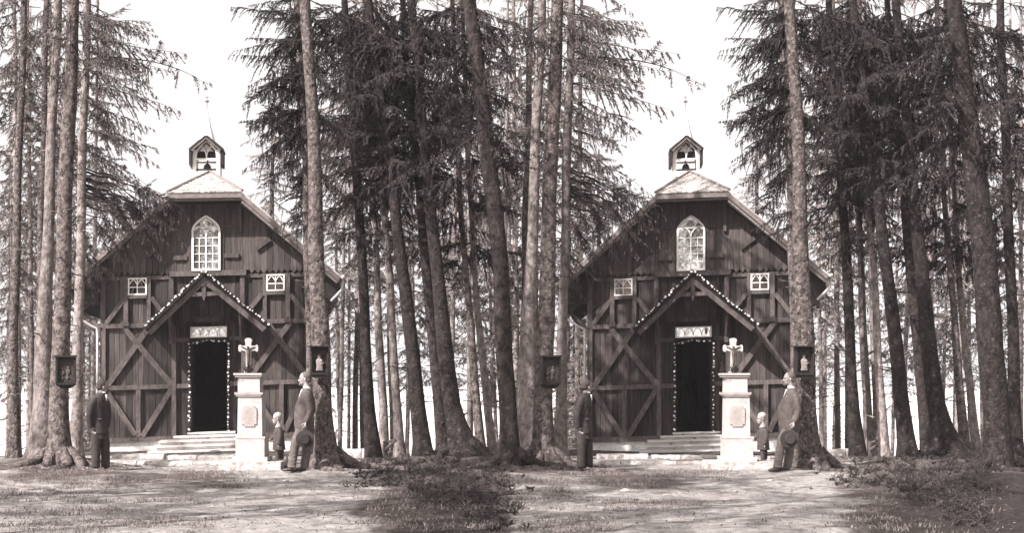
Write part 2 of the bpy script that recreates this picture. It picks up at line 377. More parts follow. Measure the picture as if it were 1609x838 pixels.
def build_chapel():
    r = empty('chapel', at(325, 690, CY), R(7))
    tag(r, '', 'chapel', 'the same chapel seen twice')
    B = lambda mb, n, m, p=r, **k: mb.build(n, m, p, shear=SH, **k)
    D = 5.4
    # stone plinth
    mb = MB(); mb.box(fx(166), fx(487), 0.0, D, fz(735), fz(690)); B(mb, 'plinth', 'whitewash')
    # boards of the lower wall
    rnd = random.Random(4)
    mb = MB(); x = 166.0
    while x < 486:
        wd = rnd.uniform(7.5, 10.5); x1 = min(x + wd, 487)
        yo = rnd.uniform(0, 0.012)
        def seg(a, b, t, bt):
            if b - a > 0.5: mb.box(fx(a) + .004, fx(b) - .004, yo, 0.05, fz(bt), fz(t))
        if x1 > 301 and x < 358:
            if x < 301: seg(x, 301, 428, 690)
            if x1 > 358: seg(358, x1, 428, 690)
            seg(max(x, 301), min(x1, 358), 428, 531)
        else: seg(x, x1, 424, 690)
        x = x1
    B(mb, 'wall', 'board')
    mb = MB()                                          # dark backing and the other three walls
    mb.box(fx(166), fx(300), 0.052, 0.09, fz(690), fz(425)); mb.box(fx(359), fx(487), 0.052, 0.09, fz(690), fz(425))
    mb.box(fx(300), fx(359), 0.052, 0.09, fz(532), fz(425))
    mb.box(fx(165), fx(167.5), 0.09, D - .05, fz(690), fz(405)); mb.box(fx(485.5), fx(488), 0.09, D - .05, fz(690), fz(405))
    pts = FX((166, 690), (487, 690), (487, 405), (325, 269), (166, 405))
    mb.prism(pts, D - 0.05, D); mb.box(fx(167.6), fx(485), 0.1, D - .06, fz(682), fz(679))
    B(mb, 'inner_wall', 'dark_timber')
    # upper gable boarding, hanging over the lower wall, tooth ends
    mb = MB(); x = 158.0; n = 0
    while x < 492:
        wd = 9.3; x1 = x + wd; xm = (x + x1) / 2
        top = max(roofline(x), roofline(x1)) + 5 if abs(xm - 325) > 50 else 312
        bot = 426 + rnd.uniform(-.6, .6)
        a, b = fx(x) + .004, fx(x1) - .004
        yo = -0.055 - rnd.uniform(0, .012)
        if 301 < x1 and x < 348: bot = 430
        if top < bot - 3:
            tip = fz(bot + 6) if not (268 < xm < 386) else fz(bot)
            mb.prism([(a, fz(top)), (b, fz(top)), (b, fz(bot)), ((a + b) / 2, tip), (a, fz(bot))], yo, -0.012)
        x = x1
    mb.box(fx(262), fx(388), -0.05, -0.01, fz(330), fz(309))
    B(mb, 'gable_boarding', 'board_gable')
    # timber frame: posts, rails and braces, proud of the boards
    mb = MB(); k = [0]
    def T(a, b, wd, y=-0.06):
        k[0] += 1; mb.bar((fx(a[0]), fz(a[1])), (fx(b[0]), fz(b[1])), wd * S, y - 0.0012 * k[0], 0.0)
    T((165, 687.5), (300.5, 687.5), 7, -.075); T((358.5, 687.5), (488, 687.5), 7, -.075)
    T((166, 432), (166, 684), 8); T((485, 432), (485, 684), 8)
    T((201, 432), (201, 508), 7, -.08); T((236, 432), (236, 506), 6); T((270.5, 436), (270.5, 505), 7)
    T((380, 436), (380, 505), 7); T((415, 432), (415, 506), 6); T((451, 432), (451, 508), 7, -.08)
    T((166, 435), (272, 435), 6, -.02); T((378, 435), (486, 435), 6, -.02)
    T((268, 430), (386, 430), 8.5, -.1)
    T((170, 509.5), (242, 509.5), 7); T((412, 508), (482, 508), 7)
    T((170, 606), (300, 606), 7); T((359, 604.5), (482, 604.5), 7)
    T((274.5, 510), (274.5, 684), 7, -.075); T((382, 510), (382, 684), 7, -.075)
    T((276, 533.5), (300, 533.5), 6); T((359, 533), (380, 533), 6)
    T((220, 610), (220, 684), 7); T((441, 608), (441, 684), 7)
    T((173, 602), (238, 510), 8.5); T((199, 513), (271, 603), 8.5)
    T((386, 603), (455, 510), 8.5); T((420, 511), (484, 602), 8.5)
    T((172, 611), (216, 681), 8); T((271, 610), (226, 683), 8)
    T((390, 609), (437, 682), 8); T((482, 609), (446, 682), 8)
    T((197, 470), (171, 505), 7); T((240, 466), (262, 496), 7); T((411, 464), (388, 492), 7); T((455, 466), (481, 501), 7)
    T((204, 464.5), (233, 464.5), 5, -.05); T((418, 463.5), (446, 463.5), 5, -.05)
    B(mb, 'timber_frame', 'timber')
    # ornaments of the gable, each board its own part
    def TB(n_, m_name, a, b, wd, y):
        m = MB(); m.bar((fx(a[0]), fz(a[1])), (fx(b[0]), fz(b[1])), wd * S, y, -.002); B(m, n_, m_name)
    for n_, a, b, wd, y in (('gable_post', (298, 318), (298, 428), 5, -.086), ('gable_post', (349, 318), (349, 428), 5, -.086),
                            ('lintel_board', (352.5, 403), (375, 403), 7, -.12), ('lintel_board', (274, 405), (295, 405), 7, -.12),
                            ('lintel_board', (353, 357), (374, 357), 4, -.1), ('lintel_board', (276, 358), (295, 358), 4, -.1),
                            ('hanging_post', (377, 316), (377, 366), 5, -.14), ('hanging_post', (271, 316), (271, 366), 5, -.14),
                            ('purlin_end', (401, 394), (423, 378), 6.5, -.13), ('purlin_end', (223, 388), (240, 402), 6.5, -.13),
                            ('beam_end', (201, 503), (201, 510), 10, -.13), ('beam_end', (451, 503), (451, 510), 10, -.13), ('beam_end', (477, 500), (485, 504), 8, -.13)):
        TB(n_, 'board_gable', a, b, wd, y)
    # ---------------- roof
    f_ = -0.62
    mb = MB()
    def P(px, py, y): return Vector((fx(px), y, fz(py)))
    for s in (1, -1):
        m_ = lambda px: 325 + s * (px - 325)
        ext = 535 if s > 0 else 533
        a = P(m_(382), 308.6, f_); b_ = P(m_(ext), 442, f_); c = P(m_(ext), 442, D + .5); dd = P(325, 264, D + .5); e = P(325, 264, 1.0)
        off = Vector((-s * 0.075, 0, -0.09))
        top = [a, b_, c, dd, e]; botm = [v + off for v in top]; botm[3].x = botm[4].x = fx(325)
        mb.add(top + botm, [(0, 1, 2, 3, 4), (9, 8, 7, 6, 5), (0, 5, 6, 1), (1, 6, 7, 2), (2, 7, 8, 3), (3, 8, 9, 4), (4, 9, 5, 0)])
    B(mb, 'roof', 'shingle')
    mb = MB()                                          # half hip with rows of shingles
    A0, A1, AP = P(268, 308.4, f_ - .02), P(382, 308.4, f_ - .02), P(325, 263.6, 1.02)
    rows = 13
    for i in range(rows):
        t0, t1 = i / rows, (i + 1) / rows
        l0, r0 = A0.lerp(AP, t0), A1.lerp(AP, t0); l1, r1 = A0.lerp(AP, min(1, t1 + .02)), A1.lerp(AP, min(1, t1 + .02))
        nn = max(1, int(14 * (1 - t0)))
        for j in range(nn):
            u0, u1 = j / nn, (j + 1) / nn
            q = [l0.lerp(r0, u0 + .004), l0.lerp(r0, u1 - .004), l1.lerp(r1, u1), l1.lerp(r1, u0)]
            up = Vector((0, -0.02, 0.035 + rnd.uniform(0, .012)))
            q = [q[0] + up, q[1] + up, q[2] + up * .4, q[3] + up * .4]
            lo = [v - Vector((0, -0.008, 0.03)) for v in q]
            mb.add(q + lo, [(0, 1, 2, 3), (7, 6, 5, 4), (0, 4, 5, 1), (1, 5, 6, 2), (2, 6, 7, 3), (3, 7, 4, 0)])
    mb.add([A0, A1, AP, A0 - Vector((0, -.05, .06)), A1 - Vector((0, -.05, .06)), AP - Vector((0, 0, .1))], [(0, 1, 2), (5, 4, 3), (0, 3, 4, 1), (1, 4, 5, 2), (2, 5, 3, 0)])
    B(mb, 'roof_hip', 'shingle')
    mb = MB()                                          # barge boards and eaves board
    mb.box(fx(267), fx(383), f_ - .03, f_ + .02, fz(316), fz(309.5)); mb.box(fx(269), fx(381), f_ + .025, f_ + .06, fz(320), fz(312))
    B(mb, 'eaves_board', 'fascia')
    for s in (1, -1):
        m_ = lambda px: 325 + s * (px - 325); mb = MB()
        mb.bar((fx(m_(381.5)), fz(314.5)), (fx(m_(532)), fz(446)), 6.5 * S, f_ - .026, f_ + .02)
        mb.bar((fx(m_(381)), fz(321)), (fx(m_(529)), fz(451)), 5 * S, f_ + .024, f_ + .05)
        B(mb, 'bargeboard', 'fascia')
    for q in (A0, A1): mb = MB(); mb.tube([q + Vector((0, 0, .05)), AP + Vector((0, 0, .05))], 0.035, 6); B(mb, 'hip_cap', 'fascia')
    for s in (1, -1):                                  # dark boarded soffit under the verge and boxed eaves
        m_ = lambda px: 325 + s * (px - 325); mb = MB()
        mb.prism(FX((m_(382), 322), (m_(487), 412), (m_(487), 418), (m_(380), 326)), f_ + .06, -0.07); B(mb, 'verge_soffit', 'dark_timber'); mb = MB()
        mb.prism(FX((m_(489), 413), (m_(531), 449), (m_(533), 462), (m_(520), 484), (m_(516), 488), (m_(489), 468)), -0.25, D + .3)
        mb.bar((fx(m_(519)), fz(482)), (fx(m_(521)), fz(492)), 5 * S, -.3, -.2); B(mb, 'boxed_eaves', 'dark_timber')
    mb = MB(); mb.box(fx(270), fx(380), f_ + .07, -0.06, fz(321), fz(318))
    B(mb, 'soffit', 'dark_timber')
    mb = MB()
    mb.tube([(fx(536), -.45, fz(444)), (fx(537), -.5, fz(452)), (fx(536.5), -.45, fz(461)), (fx(528), -.36, fz(470)), (fx(519), -.3, fz(479))], .035, 8); B(mb, 'downpipe', 'pipe_metal', smooth=True); mb = MB()
    mb.tube([(fx(118), -.3, fz(486)), (fx(132), -.25, fz(497)), (fx(148), -.15, fz(508)), (fx(157), -.1, fz(512)), (fx(158), -.1, fz(522)), (fx(158), -.1, fz(712))], .03, 8)
    B(mb, 'downpipe', 'pipe_metal', smooth=True)
    for s in (1, -1):
        g = MB(); xx = fx(325 + s * 212); g.tube([(xx, f_ - .02, fz(443)), (xx, D + .5, fz(443))], .05, 8); B(g, 'gutter', 'pipe_metal', smooth=True)
    # diagonal eaves strut on the left corner
    mb = MB(); mb.bar((fx(136), fz(486)), (fx(162), fz(512)), 5 * S, -.1, -.02); B(mb, 'eaves_strut', 'timber'); mb = MB(); mb.bar((fx(488), fz(512)), (fx(512), fz(488)), 5 * S, -.1, -.02)
    B(mb, 'eaves_strut', 'timber')
    # ---------------- windows
    def win(x0, x1, y0, y1):
        wr = MB(); yy = -.085
        for a in ((x0, x0 + 2.2), (x1 - 2.2, x1)): wr.box(fx(a[0]), fx(a[1]), yy, -.02, fz(y1), fz(y0))
        for a in ((y0, y0 + 2.0), (y1 - 2.0, y1)): wr.box(fx(x0) + .002, fx(x1) - .002, yy - .003, -.02, fz(a[1]), fz(a[0]))
        xm = (x0 + x1) / 2; ym = y0 + (y1 - y0) * .55
        wr.box(fx(xm - .8), fx(xm + .8), yy + .01, -.02, fz(y1 - 2), fz(y0 + 2)); wr.box(fx(x0 + 2), fx(x1 - 2), yy + .014, -.02, fz(ym + .8), fz(ym - .8))
        for c0, c1 in ((x0 + 2, xm), (xm, x1 - 2)):
            hw = (c1 - c0) / 2; pts = []
            for i in range(9):
                t = i / 8; u = (t - .5) * 2; pts.append((c0 + hw + u * hw, y0 + 3 + 8 * abs(u) ** 1.7))
            for i in range(8): wr.bar(FX(pts[i])[0], FX(pts[i + 1])[0], 1.3 * S, yy + .012 + .0005 * i, -.02)
        fo = B(wr, 'window', 'white_paint')
        g = MB(); g.box(fx(x0 + 1), fx(x1 - 1), -.045, -.015, fz(y1 - 1), fz(y0 + 1)); B(g, 'pane', 'glass_dark', fo)
    win(204, 233, 435, 461.5); win(417.5, 446, 434, 460)
    # gothic window
    wr = MB(); yy = -.12
    def arch(x0, x1, ysp, yap, n=10):
        xm = (x0 + x1) / 2; out = []
        for i in range(n + 1):
            t = i / n; out.append((x0 + (xm - x0) * (1 - math.cos(t * math.pi / 2) ** 1.0) * 1.0 if False else x0 + (xm - x0) * t ** 1.6, ysp + (yap - ysp) * (1 - (1 - t) ** 1.25) if False else ysp + (yap - ysp) * t ** 0.85))
        return out
    la = arch(303.5, 345, 363, 340.5); ra = [(648.5 - x, y) for x, y in la]
    kk = 0
    def G(a, b, wd, dy=0):
        nonlocal kk; kk += 1; wr.bar(FX(a)[0], FX(b)[0], wd * S, yy + dy - .0007 * kk, -.05)
    for a_ in (la, ra):
        for i in range(len(a_) - 1): G(a_[i], a_[i + 1], 3.0)
    G((303.5, 362), (303.5, 425), 3); G((345, 362), (345, 425), 3); G((302, 424.5), (346.5, 424.5), 3.2)
    G((324.2, 372), (324.2, 424), 1.9, .02)
    for y in (374.5, 387, 399.5, 412): G((304, y), (345, y), 1.1, .03)
    for x in (313.8, 334.6): G((x, 374), (x, 424), 1.1, .03)
    for s in (1, -1):                                  # tracery
        pts = [(324.25 + s * a, b) for a, b in ((0, 373), (1.2, 367), (4.5, 361.5), (9, 357.5), (14, 357), (18.5, 361.5))]
        for i in range(5): G(pts[i], pts[i + 1], 1.7, .02)
    for i in range(14):
        a0, a1 = 2 * math.pi * i / 14, 2 * math.pi * (i + 1) / 14
        G((324.25 + 8 * math.cos(a0), 353 + 6.3 * math.sin(a0)), (324.25 + 8 * math.cos(a1), 353 + 6.3 * math.sin(a1)), 1.3, .02)
    fo = B(wr, 'gothic_window', 'white_paint')
    g = MB(); pl = [(304, 424)] + [(x, y + 1) for x, y in la] + [(x, y + 1) for x, y in reversed(ra)][1:] + [(345, 424)]
    g.prism(FX(*pl), -.09, -.07); B(g, 'pane', 'glass', fo)
    # transom light over the door
    wr = MB()
    for a in ((300, 302), (354.5, 356.5)): wr.box(fx(a[0]), fx(a[1]), -.11, .0, fz(531), fz(514))
    for a in ((514, 515.6), (529.4, 531)): wr.box(fx(300) + .002, fx(356.5) - .002, -.113, .0, fz(a[1]), fz(a[0]))
    kk = 0
    for i in range(4):
        c = 302 + 13.1 * (i + .5)
        pts = [(c + 6.5 * math.cos(t * math.pi / 8), 528 - 11.5 * math.sin(t * math.pi / 8)) for t in range(9)]
        for j in range(8): kk += 1; wr.bar(FX(pts[j])[0], FX(pts[j + 1])[0], 1.1 * S, -.1 - .0005 * kk, -.04)
    fo = B(wr, 'transom_window', 'white_paint')
    g = MB(); g.box(fx(301), fx(355.5), -.06, -.03, fz(530), fz(515)); B(g, 'pane', 'glass', fo)
    # door frame, open doorway
    mb = MB(); mb.box(fx(298.5), fx(302), -.1, .12, fz(684), fz(532)); mb.box(fx(356.5), fx(360), -.1, .12, fz(684), fz(532)); mb.box(fx(298.6), fx(359.9), -.103, .12, fz(535.5), fz(531.3))
    B(mb, 'door_frame', 'dark_timber')
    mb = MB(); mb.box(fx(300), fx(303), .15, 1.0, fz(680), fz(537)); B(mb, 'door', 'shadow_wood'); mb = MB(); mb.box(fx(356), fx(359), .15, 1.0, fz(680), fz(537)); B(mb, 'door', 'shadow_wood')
    # steps and threshold
    mb = MB(); mt = MB()
    for i, (x0, x1, y0, y1, dep) in enumerate(((297, 369, 679.5, 684, .25), (277, 376 + 12, 684, 690, .55), (257, 400, 690, 697, .85), (254, 404, 697, 704.5, 1.15), (244, 412, 704.5, 718, 1.5))):
        mb.box(fx(x0), fx(x1), -dep, -.002 if i else .05, fz(725), fz(y0)); mt.box(fx(x0 - 1), fx(x1 + 1), -dep - .05, -.003, fz(y0 + 2.2), fz(y0 - .3))
    B(mb, 'steps', 'step_riser'); B(mt, 'treads', 'step_stone')
    # ---------------- porch gable
    y0, y1 = -1.0, -.01
    for nm_, m_name, th, a0, yy0 in (('porch_roof', 'dark_timber', 6, 0, y0), ('porch_bargeboard', 'timber', 8, 8.0, y0 + .03)):
        mb = MB()
        for s in (1, -1):
            e = (422, 517) if s > 0 else (236, 518)
            dx, dy = e[0] - 325, e[1] - 431; L = math.hypot(dx, dy); nx, ny = -s * dy / L, s * dx / L  # inward/down normal
            nx, ny = -s * abs(dy) / L, abs(dx) / L
            p0 = (325, 431 + a0 * 1.35 + 3); p1 = (e[0] + nx * a0, e[1] + ny * a0)
            mb.bar(FX(p0)[0], FX(p1)[0], th * S, yy0 - .002 * (s > 0), y1 if a0 == 0 else yy0 + .07)
        B(mb, nm_, m_name)
    mb = MB()
    mb.bar(FX((299, 466.5))[0], FX((351, 465.5))[0], 6 * S, y0 + .04, y0 + .1)
    mb.prism(FX((322, 440), (327.5, 440), (327.5, 470), (324.8, 477), (322, 470)), y0 + .02, y0 + .12)
    mb.bar(FX((302, 463))[0], FX((322, 446))[0], 3 * S, y0 + .05, y0 + .09); mb.bar(FX((348, 463))[0], FX((327, 446))[0], 3 * S, y0 + .05, y0 + .09)
    for s in (1, -1):                                  # brackets carrying the porch roof
        x = 325 + s * 54; B(mb, 'porch_truss' if s > 0 else 'porch_bracket', 'timber'); mb = MB()
        mb.box(fx(x - 3), fx(x + 3), -.2, -.08, fz(540), fz(484)); mb.box(fx(x - 2.4), fx(x + 2.4), -.95, -.07, fz(496), fz(490))
        q = [Vector((fx(x), -.13, fz(532))), Vector((fx(x), -.8, fz(496)))]
        mb.tube(q, .04, 4)
    B(mb, 'porch_bracket', 'timber')
    mb = MB()                                          # boarded tympanum with tooth ends
    x = 279
    while x < 371:
        top = 440 + abs(x + 4.6 - 325) * .93 + 8; bot = 503
        if top < bot - 2: mb.prism([(fx(x) + .003, fz(top)), (fx(x + 9.2) - .003, fz(top)), (fx(x + 9.2) - .003, fz(bot)), (fx(x + 4.6), fz(bot + 6)), (fx(x) + .003, fz(bot))], -.16 - rnd.uniform(0, .012), -.1)
        x += 9.2
    B(mb, 'porch_boarding', 'board')
    mb = MB(); mb.box(fx(306), fx(347), -.3, -.17, fz(507), fz(499.5)); mb.box(fx(304), fx(349), -.32, -.17, fz(499.3), fz(497)); mb.box(fx(312), fx(341), -.31, -.301, fz(505.5), fz(501)); B(mb, 'shelf', 'board')
    nf = MB(); nf.box(fx(315.5), fx(337), -.19, -.172, fz(496.8), fz(470)); nch = B(nf, 'niche', 'timber')
    nf = MB(); nf.loft([(fx(326), -.24, fz(496.8), .05, .03), (fx(326), -.24, fz(486), .06, .03), (fx(326), -.24, fz(480), .055, .03), (fx(326), -.24, fz(477.5), .02, .02), (fx(326), -.24, fz(475), .035, .03), (fx(326), -.24, fz(472.5), .02, .02)], 10); B(nf, 'figurine', 'figure_dark', nch, smooth=True)
    # ---------------- bell turret with its spire
    yb = 1.35; kz = (CY + yb) / CY
    def bx_(px): return (px - 321) * S * kz - 4 * S
    def bz_(py): return fz(605 - (605 - py) * kz)
    hw = 21.5 * S * kz; c0 = bx_(321); ya, yb2 = yb - hw, yb + hw
    mb = MB()
    for a, b in ((299, 304.5), (335.5, 341)):          # corner posts, front and back
        for q0, q1 in ((ya, ya + .09), (yb2 - .09, yb2)): mb.box(bx_(a), bx_(b), q0, q1, bz_(279), bz_(238))
    for q0, q1 in ((ya + .01, ya + .08), (yb2 - .08, yb2 - .01)):
        mb.box(bx_(304.5), bx_(335.5), q0, q1, bz_(279), bz_(271)); mb.box(bx_(304.5), bx_(335.5), q0, q1, bz_(254), bz_(251.5))
        mb.prism([(bx_(a), bz_(b)) for a, b in ((299, 243), (320, 224), (341, 243), (337, 244), (335.5, 243), (329.5, 230.5), (320, 226), (310.5, 230.5), (304.5, 243), (302, 244))], q0 - .002, q1 + .002)
        kk = 0
        for s in (1, -1):
            pts = [(320 + s * a, b) for a, b in ((0, 251), (0.5, 245), (2.6, 239.5), (6.2, 234.5), (8.6, 231))]
            for i in range(4): kk += 1; mb.bar((bx_(pts[i][0]), bz_(pts[i][1])), (bx_(pts[i + 1][0]), bz_(pts[i + 1][1])), 1.7 * S, q0 - .001 * kk, q1)
            pts = [(320 + s * a, b) for a, b in ((15.4, 251), (15, 244), (12.8, 237), (8.6, 231))]
            for i in range(3): kk += 1; mb.bar((bx_(pts[i][0]), bz_(pts[i][1])), (bx_(pts[i + 1][0]), bz_(pts[i + 1][1])), 1.3 * S, q0 - .001 * kk, q1)
        mb.box(bx_(319), bx_(321), q0 + .003, q1, bz_(252), bz_(244))
    for a, b in ((299.2, 304.3), (335.7, 340.8)):
        for c_, d_ in ((278.8, 271.2), (244, 239)): mb.box(bx_(a), bx_(b), ya + .085, yb2 - .085, bz_(c_), bz_(d_))
    tr = B(mb, 'bell_turret', 'white_paint')
    mb = MB()
    mb.prism([(bx_(a), bz_(b)) for a, b in ((304.7, 252), (335.3, 252), (335.3, 241), (320, 226.5), (304.7, 241))], ya + .1, ya + .13); mb.box(bx_(304.6), bx_(335.4), ya + .012, ya + .06, bz_(270.8), bz_(268))
    for s in (1, -1): mb.bar((bx_(320), bz_(218)), (bx_(320 + s * 25.5), bz_(239.5)), 4.2 * S, ya - .16 - .002 * s, yb2 + .16)
    for a, b in ((293.8, 297.8), (341.5, 345.5)): mb.box(bx_(a), bx_(b), ya - .12, yb2 + .12, bz_(262), bz_(239.5))
    B(mb, 'turret_roof', 'dark_timber', tr)
    mb = MB(); mb.loft([(bx_(320), yb, bz_(268), .115, .115), (bx_(320), yb, bz_(265), .10, .10), (bx_(320), yb, bz_(260), .08, .08), (bx_(320), yb, bz_(257), .03, .03)], 12); mb.box(bx_(319.4), bx_(320.6), yb - .01, yb + .01, bz_(257.5), bz_(252)); B(mb, 'bell', 'bell_metal', tr, smooth=True)
    mb = MB()
    for s in (1, -1):
        mb.bar((bx_(320), bz_(221.8)), (bx_(320 + s * 22), bz_(240.6)), 1.6 * S, ya - .18 - .002 * s, ya - .1)
    B(mb, 'turret_trim', 'fascia', tr)
    mb = MB(); cx = bx_(319.5)
    mb.loft([(cx, yb, bz_(240), .32, .32), (cx, yb, bz_(222), .21, .21), (cx, yb, bz_(200), .11, .11), (cx, yb, bz_(172), .014, .014)], 8)
    sp = B(mb, 'spire', 'pale_metal', tr)
    mb = MB(); mb.tube([(cx, yb, bz_(174)), (cx, yb, bz_(150))], .008, 6); mb.ball((cx, yb, bz_(159)), (.055, .055, .03)); mb.box(cx - .045, cx + .045, yb - .006, yb + .006, bz_(153.5), bz_(152.5)); B(mb, 'finial', 'fascia', sp)
    return r
chapel = build_chapel()
chapel2 = twin(chapel, 'half-timbered wooden chapel with steep gable, arched window and bell turret', rz=R(-4))

# ------------------------------------------------------------------ garlands
def garland(name, path_px, ydep, nfl, label, seed):
    """rope of greenery with paper flowers hung on the chapel front (chapel coordinates)"""
    rnd = random.Random(seed)
    pts = [Vector((fx(a), ydep, fz(b) + SH * fx(a))) for a, b in path_px]
    seglen = [(pts[i + 1] - pts[i]).length for i in range(len(pts) - 1)]; tot = sum(seglen)
    def along(t):
        dd = t * tot
        for i, L in enumerate(seglen):
            if dd <= L or i == len(seglen) - 1: return pts[i].lerp(pts[i + 1], min(1, dd / L))
            dd -= L
    mb = MB()
    mb.tube([along(i / 60) + Vector((rnd.uniform(-.01, .01), 0, rnd.uniform(-.01, .01))) for i in range(61)], .02, 5)
    for i in range(int(tot * 150)):
        p = along(rnd.random()); v = Vector((rnd.gauss(0, 1), rnd.gauss(0, .8), rnd.gauss(0, 1))).normalized()
        wv = v.cross(Vector((rnd.gauss(0, 1), rnd.gauss(0, 1), rnd.gauss(0, 1)))).normalized() * .011; L = rnd.uniform(.03, .075)
        mb.add([p - wv, p + wv, p + v * L + wv * .4, p + v * L - wv * .4], [(0, 1, 2, 3)])
    root = empty(name, chapel.location); root.rotation_euler = chapel.rotation_euler
    me_o = mb.build('greenery', 'needles', root)
    fm = MB(); fm.ball((0, 0, 0), (.019, .013, .017), 7, 5)
    for k in range(5):
        q = k * 1.256; fm.ball((math.cos(q) * .014, -.006, math.sin(q) * .014), (.011, .008, .011), 6, 4)
    first = fm.build('paper_flower', 'flower', root)
    for i in range(nfl):
        f = first if i == 0 else first.copy()
        if i: COL.objects.link(f); f.parent = root
        p = along(min(.999, max(0, (i + .5) / nfl + rnd.uniform(-.009, .009)))) + Vector((rnd.uniform(-.018, .018), -.045, rnd.uniform(-.018, .018)))
        f.location = p; s = rnd.uniform(.6, 1.3); f.scale = (s, s, s); f.rotation_euler = (rnd.uniform(-.4, .4), rnd.uniform(0, 3), 0)
    tag(root, '', 'garland', 'garlands of greenery and white paper flowers')
    c = copy_tree(root); c.location = chapel2.location; c.rotation_euler = chapel2.rotation_euler
    root['label'] = label + ' ' + LEFT; c['label'] = label + ' ' + RIGHT
garland('garland', [(235, 515), (280, 473), (325, 430), (371, 471), (423, 515)], -1.06, 54, 'green garland with white flowers along the porch gable', 3)
garland('garland', [(299, 681), (299, 610), (299, 540), (329, 535), (359, 539), (359, 610), (359, 680)], -.16, 50, 'green garland with white flowers round the dark doorway', 5)

# ------------------------------------------------------------------ kerbs
def kerb(x0, x1, py_top, h, Y, seed, label, dep=.3):
    rnd = random.Random(seed); mb = MB(); s = Y / F
    X0 = (x0 - CX) * s; X1 = (x1 - CX) * s; zt = EYE + (HY - py_top) * s
    o = empty('tmp', (0, 0, 0)); bpy.data.objects.remove(o)
    cx = (X0 + X1) / 2; x = X0
    while x < X1:
        L = min(rnd.uniform(.4, 1.1), X1 - x)
        dz = rnd.uniform(-.02, .012); dy = rnd.uniform(-.03, .03)
        n = max(2, int(L / .09)); vs = []
        for i in range(n + 1):
            xx = x - cx + .008 + (L - .016) * i / n
            j = lambda a=.012: rnd.uniform(-a, a)
            vs += [(xx, dy + j(), -h - .25), (xx, dy + j() - .01, -h * .5 + j()), (xx, dy + .02 + j(), dz + j(.008)), (xx, dep + dy + j(), dz + j(.008)), (xx, dep + dy, -h - .25)]
        fs = [(5 * i + k, 5 * i + 5 + k, 5 * i + 6 + k, 5 * i + 1 + k) for i in range(n) for k in range(4)] + [(0, 1, 2, 3, 4), tuple(5 * n + k for k in (4, 3, 2, 1, 0))]
        mb.add(vs, fs); x += L + (rnd.uniform(.02, .1) if rnd.random() < .3 else 0)
    o = mb.build('stone_kerb', 'kerb_stone'); o.location = (cx, Y, zt)
    tag(o, label, 'kerb', 'low stone kerbs before the chapel'); twin(o, label)
kerb(172, 366, 725, .12, 29.6, 1, 'front row of rough stone kerb left of the pedestal')
kerb(176, 372, 715.5, .10, 32.6, 2, 'rear row of rough stone kerb below the chapel steps')
kerb(526, 576, 706.5, .12, 34.0, 3, 'short low stone wall beside the shrine tree')
kerb(414, 450, 719, .10, 31.5, 5, 'short piece of kerb behind the small child')

